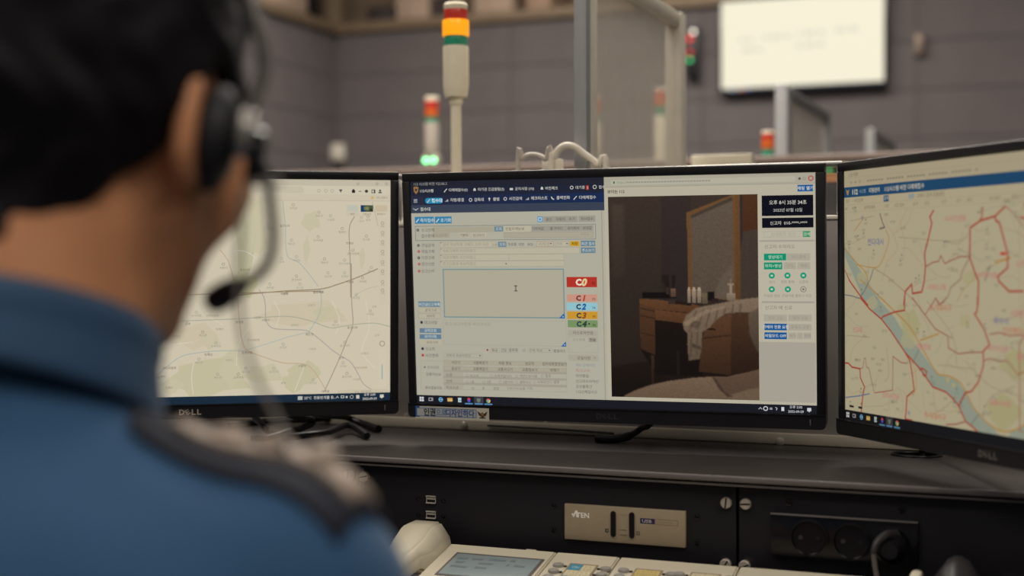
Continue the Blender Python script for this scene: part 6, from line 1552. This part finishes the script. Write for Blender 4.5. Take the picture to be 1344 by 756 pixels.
# hairline height as a function of how far forward: nape, behind the ear, over the ear, sideburn, forehead
line_ = np.interp(yl, [-0.115, -0.085, -0.060, -0.032, -0.018, -0.004, 0.020, 0.036, 0.044, 0.062, 0.075, 0.10], [-0.089, -0.087, -0.074, -0.033, 0.024, 0.036, 0.020, -0.006, 0.020, 0.056, 0.072, 0.078]).astype(np.float32)
line_ = line_ + 0.006*np.sin(xl*140)*np.sin(yl*90)
cut = (line_ - zl)*0.55
lump = 0.0022*np.sin(xl*130 + 3*np.sin(zl*70))*np.sin(yl*120 + zl*60) + 0.002*np.sin(zl*95 + yl*60)
top = np.clip((zl - 0.06)/0.08, 0, 1)*0.012
k_ = 0.012
A = Hm.F + lump - top
t = np.clip(0.5 + 0.5*(cut - A)/k_, 0, 1); Hm.F = (A*(1-t) + cut*t + k_*t*(1-t)).astype(np.float32)
hr = link('hair', Hm.mesh('hair'), M['hair'], per, ang=180)
for k in (-1, 1):
    ey = MB(); ey.lathe([(0.0118*math.sin(a), -0.0118*math.cos(a)) for a in [PI*i/12 for i in range(13)]], 20)
    o = ey.build('eye', M['white_paint'], per); o.matrix_local = HM @ Matrix.Translation((k*0.031, 0.0872, 0.006)) @ Matrix.Diagonal((1, 1, 0.72, 1))
    ir = MB().lathe([(0.0062, 0), (0.005, 0.0014), (0, 0.002)], 16, Matrix.Rotation(-PI/2, 4, 'X')).build('iris', M['hair'], o); ir.location = (0, 0.0111, 0)
    o = MB().tube([(k*0.014, 0.101, 0.027), (k*0.026, 0.0995, 0.031), (k*0.040, 0.091, 0.030), (k*0.049, 0.081, 0.026)], lambda t: 0.0036 - 0.002*abs(t - 0.3), 8).build('eyebrow', M['hair'], per); o.matrix_local = HM
# shirt
Sf = Field((-0.40, -0.26, 0.46), (0.40, 0.32, 1.14), 0.0055)
Sf.cone((0, -0.018, 1.058), (0, -0.02, 0.97), 0.068, 0.10, 0.03)
for k in (-1, 1):
    Sf.cone((0, -0.022, 1.002), (k*0.165, -0.014, 0.981), 0.055, 0.050, 0.03)
    Sf.cone((k*0.180, -0.010, 0.962), (k*0.258, -0.022, 0.70), 0.062, 0.054, 0.035)
    Sf.cone((k*0.258, -0.022, 0.70), (k*0.182, 0.180, 0.774), 0.052, 0.034, 0.03)
    Sf.ell((k*0.085, -0.085, 0.90), (0.085, 0.045, 0.12), 0.05)
Sf.ell((0, -0.03, 0.87), (0.178, 0.122, 0.20), 0.05); Sf.ell((0, -0.055, 0.66), (0.166, 0.120, 0.20), 0.06)
Sf.ell((0, -0.08, 0.53), (0.172, 0.125, 0.06), 0.04)
sl, (X, Y, Z) = Sf.sub((-9, -9, -9), (9, 9, 9))
fold = 0.0030*np.sin(46*Z + 26*X + 3*np.sin(20*X))*np.clip((1.0 - Z)/0.2, 0, 1) + 0.0024*np.sin(60*X - 30*Z + 10*Y)*np.clip((1.03 - Z)/0.2, 0, 1)
Sf.F = (Sf.F + fold).astype(np.float32)
sme = Sf.mesh('shirt')
shirt = link('shirt', sme, M['shirt'], per, ang=180)
# collar: a folded band around the neck
def collar():
    n, rows = 64, 9
    bm = bmesh.new(); R_ = []
    for j in range(rows):
        q = j/(rows - 1)
        ring = []
        for i in range(n + 1):
            a = -PI*0.94 + 2*PI*0.94*i/n                      # 0 = nape, +-pi = throat
            c = math.cos(a); s_ = math.sin(a)
            fr = (1 - c)/2                                     # 0 at the back, 1 at the throat
            zt = 1.138 - 0.040*fr; zb = 1.100 - 0.068*fr - 0.012*(fr**3)
            rt = 0.066 + 0.004*fr; rb = 0.084 + 0.010*c*0.6
            z = zt + (zb - zt)*q; r = rt + (rb - rt)*(q**0.8) + 0.004*math.sin(PI*min(1, q*3))
            cy = -0.010 + 0.012*(z - 1.05)/0.08
            ring.append(bm.verts.new((r*s_*1.0, cy - r*c*1.02, z)))
        R_.append(ring)
    inner = []
    for i in range(n + 1):
        v = R_[0][i].co; d = Vector((v.x, v.y + 0.004, 0)); inner.append(bm.verts.new((v.x - d.x*0.03, v.y - d.y*0.03, v.z - 0.05)))
    for a_, b_ in zip([inner] + R_, R_):
        for i in range(n): bm.faces.new((a_[i], a_[i+1], b_[i+1], b_[i]))
    me = bpy.data.meshes.new('collar'); bmesh.ops.recalc_face_normals(bm, faces=bm.faces[:]); bm.to_mesh(me); bm.free()
    o = link('collar', me, M['shirt_collar'], shirt, ang=180)
    md = o.modifiers.new('thick', 'SOLIDIFY'); md.thickness = 0.0028; md.offset = 1
    return o
collar()
# epaulettes following the shoulder
bvh = BVHTree.FromPolygons([v.co[:] for v in sme.vertices], [p_.vertices[:] for p_ in sme.polygons])
def drop(x, y):
    h_ = bvh.ray_cast(Vector((x, y, 1.3)), Vector((0, 0, -1)))
    return h_[0].z if h_[0] is not None else 0.97
def strap(name, k, x0, x1, w, lift, thick, m, parent, yc=-0.012, n=18, taper=0.0):
    bm = bmesh.new(); rows = []
    for i in range(n + 1):
        q = i/n; x = k*(x0 + (x1 - x0)*q); ww = w*(1 - taper*(1 - q))
        if q < 0.08: ww *= 0.6 + 5*q
        r_ = []
        for j in range(9):
            y = yc + (j/8 - 0.5)*ww; z = drop(x, y) + lift + 0.0018*math.cos((j/8 - 0.5)*PI)
            r_.append((x, y, z))
        rows.append(r_)
    a = np.array(rows); b_ = a.copy(); b_[:, :, 2] += thick
    va = [[bm.verts.new(p_) for p_ in r_] for r_ in a]; vb = [[bm.verts.new(p_) for p_ in r_] for r_ in b_]
    for i in range(n):
        for j in range(8):
            bm.faces.new((vb[i][j], vb[i+1][j], vb[i+1][j+1], vb[i][j+1])); bm.faces.new((va[i][j], va[i][j+1], va[i+1][j+1], va[i+1][j]))
        for q_, w_ in ((0, 1), (8, -1)):
            bm.faces.new((va[i][q_], va[i+1][q_], vb[i+1][q_], vb[i][q_]))
    for i in (0, n):
        for j in range(8): bm.faces.new((va[i][j], vb[i][j], vb[i][j+1], va[i][j+1]))
    me = bpy.data.meshes.new(name); bmesh.ops.recalc_face_normals(bm, faces=bm.faces[:]); bm.to_mesh(me); bm.free()
    return link(name, me, m, parent, ang=50)
for k in (1, -1):
    ep = strap('epaulette', k, 0.092, 0.222, 0.052, 0.002, 0.004, M['navy'], shirt)
    ep['label'] = 'navy shoulder strap with silver braid'
    strap('silver_braid', k, 0.110, 0.218, 0.028, 0.0068, 0.0045, M['silver_braid'], ep, yc=-0.004)
    for q in range(3):
        x = k*(0.138 + 0.028*q)
        o = MB().lathe([(0.0095, 0), (0.0088, 0.003), (0.005, 0.0055), (0, 0.006)], 10).build('badge_flower', M['silver_braid'], ep); o.location = (x, -0.004, drop(x, -0.004) + 0.0125)
for k in (1, -1):
    o = MB().tube([(k*0.182 + 0.0345*math.cos(a), 0.176 + 0.012*math.sin(a), 0.772 + 0.033*math.sin(a)) for a in [2*PI*i/16 for i in range(17)]], 0.004, 8, 2).build('cuff', M['shirt_collar'], shirt)
# trousers and shoes
Tf = Field((-0.26, -0.27, 0.04), (0.26, 0.50, 0.68), 0.007)
Tf.ell((0, -0.10, 0.55), (0.176, 0.128, 0.10), 0.04)
for k in (-1, 1):
    Tf.cone((k*0.095, -0.09, 0.545), (k*0.13, 0.36, 0.545), 0.092, 0.068, 0.03); Tf.cone((k*0.13, 0.36, 0.545), (k*0.125, 0.33, 0.09), 0.066, 0.052, 0.02)
link('trousers', Tf.mesh('trousers'), M['trousers'], per, ang=180)
for k in (-1, 1):
    sf = Field((k*0.125-0.07, 0.20, -0.01), (k*0.125+0.07, 0.54, 0.16), 0.006)
    sf.ell((k*0.125, 0.32, 0.055), (0.042, 0.06, 0.055), 0.02); sf.ell((k*0.128, 0.42, 0.04), (0.045, 0.10, 0.040), 0.03)
    sl, (X, Y, Z) = sf.sub((-9, -9, -9), (9, 9, 9)); sf.F = np.maximum(sf.F, (0.002 - Z).astype(np.float32))
    link('shoe', sf.mesh('shoe'), M['leather'], per, ang=180)

# headset worn by the person
hm_w = per.matrix_world @ HM
hset = thing('headset', 'black and silver headset with a microphone arm over the right ear', 'headset', mtx=hm_w)
cup_axis = Vector((math.cos(math.radians(24)), math.sin(math.radians(24)), 0))
for k in (1, -1):
    ax = Vector((k*cup_axis.x, cup_axis.y, -0.04)).normalized()
    cc_ = Vector((k*0.080, -0.004, -0.004))
    q = ax.to_track_quat('Z', 'Y').to_matrix().to_4x4()
    Mq = Matrix.Translation(cc_) @ q
    MB().lathe([(0.012, -0.004), (0.024, -0.004), (0.030, 0.000), (0.0310, 0.006), (0.029, 0.011), (0.024, 0.013), (0, 0.013)], 36, Mq).build('ear_cushion', M['cushion'], hset)
    MB().lathe([(0.025, 0.0125), (0.022, 0.015), (0.016, 0.017), (0, 0.017)], 32, Mq).build('cup_shell', M['black_plastic'], hset)
    MB().lathe([(0.013, 0.0165), (0.0145, 0.018), (0.0145, 0.0235), (0.013, 0.025), (0, 0.025)], 24, Mq @ Matrix.Translation((0, 0.006, 0))).build('silver_yoke', M['brushed'], hset)
    if k == 1:
        MB().lathe([(0.014, 0.0245), (0.0165, 0.026), (0.0165, 0.032), (0.014, 0.034), (0, 0.0345)], 24, Mq @ Matrix.Translation((0, -0.006, 0))).build('pivot_disc', M['black_gloss'], hset)
def band_pt(a, r=0.0): return Vector(((0.100 + r)*math.sin(a), 0.004 - 0.012*math.cos(a), 0.018 + (0.126 + r)*math.cos(a)))
MB().tube([Vector((k_*0.110, 0.021, 0.010)) if abs(k_) == 1 else band_pt(k_) for k_ in []] or [Vector((0.0975, 0.004, 0.008)), Vector((0.104, 0.006, 0.040))] + [band_pt(a, 0.006) for a in (1.15, 0.9, 0.6, 0.3, 0, -0.3, -0.6, -0.9, -1.15)] + [Vector((-0.104, 0.006, 0.040)), Vector((-0.0975, 0.004, 0.008))], 0.0042, 12, 6).build('headband', M['headband'], hset)
MB().tube([band_pt(a, 0.004) for a in (1.0, 0.75, 0.5, 0.25, 0, -0.25, -0.5, -0.75, -1.0)], 0.0085, 12, 5).build('headband_pad', M['cushion'], hset)
inv = hm_w.inverted()
def on_depth(px, py, d): return inv @ (O + ray(px, py)*d)
pv0 = Vector((0.107, 0.009, -0.012))
bp = [pv0, on_depth(349, 226, 0.80), on_depth(355, 268, 0.805), on_depth(358, 310, 0.81), on_depth(354, 340, 0.82), on_depth(340, 360, 0.83), on_depth(321, 372, 0.84)]
MB().tube(bp, 0.0030, 10, 8).build('microphone_arm', M['black_plastic'], hset)
a_, b_ = on_depth(322, 371.5, 0.84), on_depth(277, 397, 0.862)
d_ = (b_ - a_)
MB().lathe([(0.0030, 0), (0.0055, 0.003), (0.0078, 0.012), (0.0086, d_.length*0.75), (0.0076, d_.length*0.93), (0.004, d_.length), (0, d_.length)], 18, Matrix.Translation(a_) @ d_.to_track_quat('Z', 'Y').to_matrix().to_4x4()).build('microphone_tip', M['cushion'], hset)
wp = [Vector((0.118, 0.020, -0.022)), on_depth(323, 245, 0.775), on_depth(316, 300, 0.765), on_depth(313, 370, 0.755), on_depth(318, 440, 0.745), on_depth(338, 500, 0.735), on_depth(362, 545, 0.725), on_depth(375, 590, 0.70)]
MB().tube(wp, 0.0016, 8, 6).build('lead', M['grey_cable'], hset)

# the chair under the operator
chp = per.matrix_world @ Vector((0, -0.06, 0))
ch = thing('office_chair', 'black office chair under the person at the console', 'chair', (chp.x, chp.y, 0), -BYAW)
MB().box((0, 0.02, 0.402), (0.46, 0.46, 0.085), 0.035, 4).build('seat', M['cushion'], ch)
MB().box((0, -0.225, 0.66), (0.40, 0.05, 0.34), 0.022, 3).build('backrest', M['cushion'], ch)
MB().tube([(0, 0.0, 0.375), (0, -0.20, 0.375), (0, -0.262, 0.42), (0, -0.258, 0.60)], 0.016, 10).build('back_post', M['black_plastic'], ch)
MB().cyl((0, 0, 0.09), (0, 0, 0.375), 0.026).build('column', M['steel'], ch)
for i in range(5):
    a = 2*PI*i/5 + 0.3; c, s_ = math.cos(a), math.sin(a)
    MB().tube([(0, 0, 0.10), (0.14*c, 0.14*s_, 0.085), (0.27*c, 0.27*s_, 0.065)], lambda t: 0.022 - 0.008*t, 10).build('leg', M['black_plastic'], ch)
    MB().cyl((0.27*c - 0.018*s_, 0.27*s_ + 0.018*c, 0.027), (0.27*c + 0.018*s_, 0.27*s_ - 0.018*c, 0.027), 0.027).build('caster', M['black_plastic'], ch)
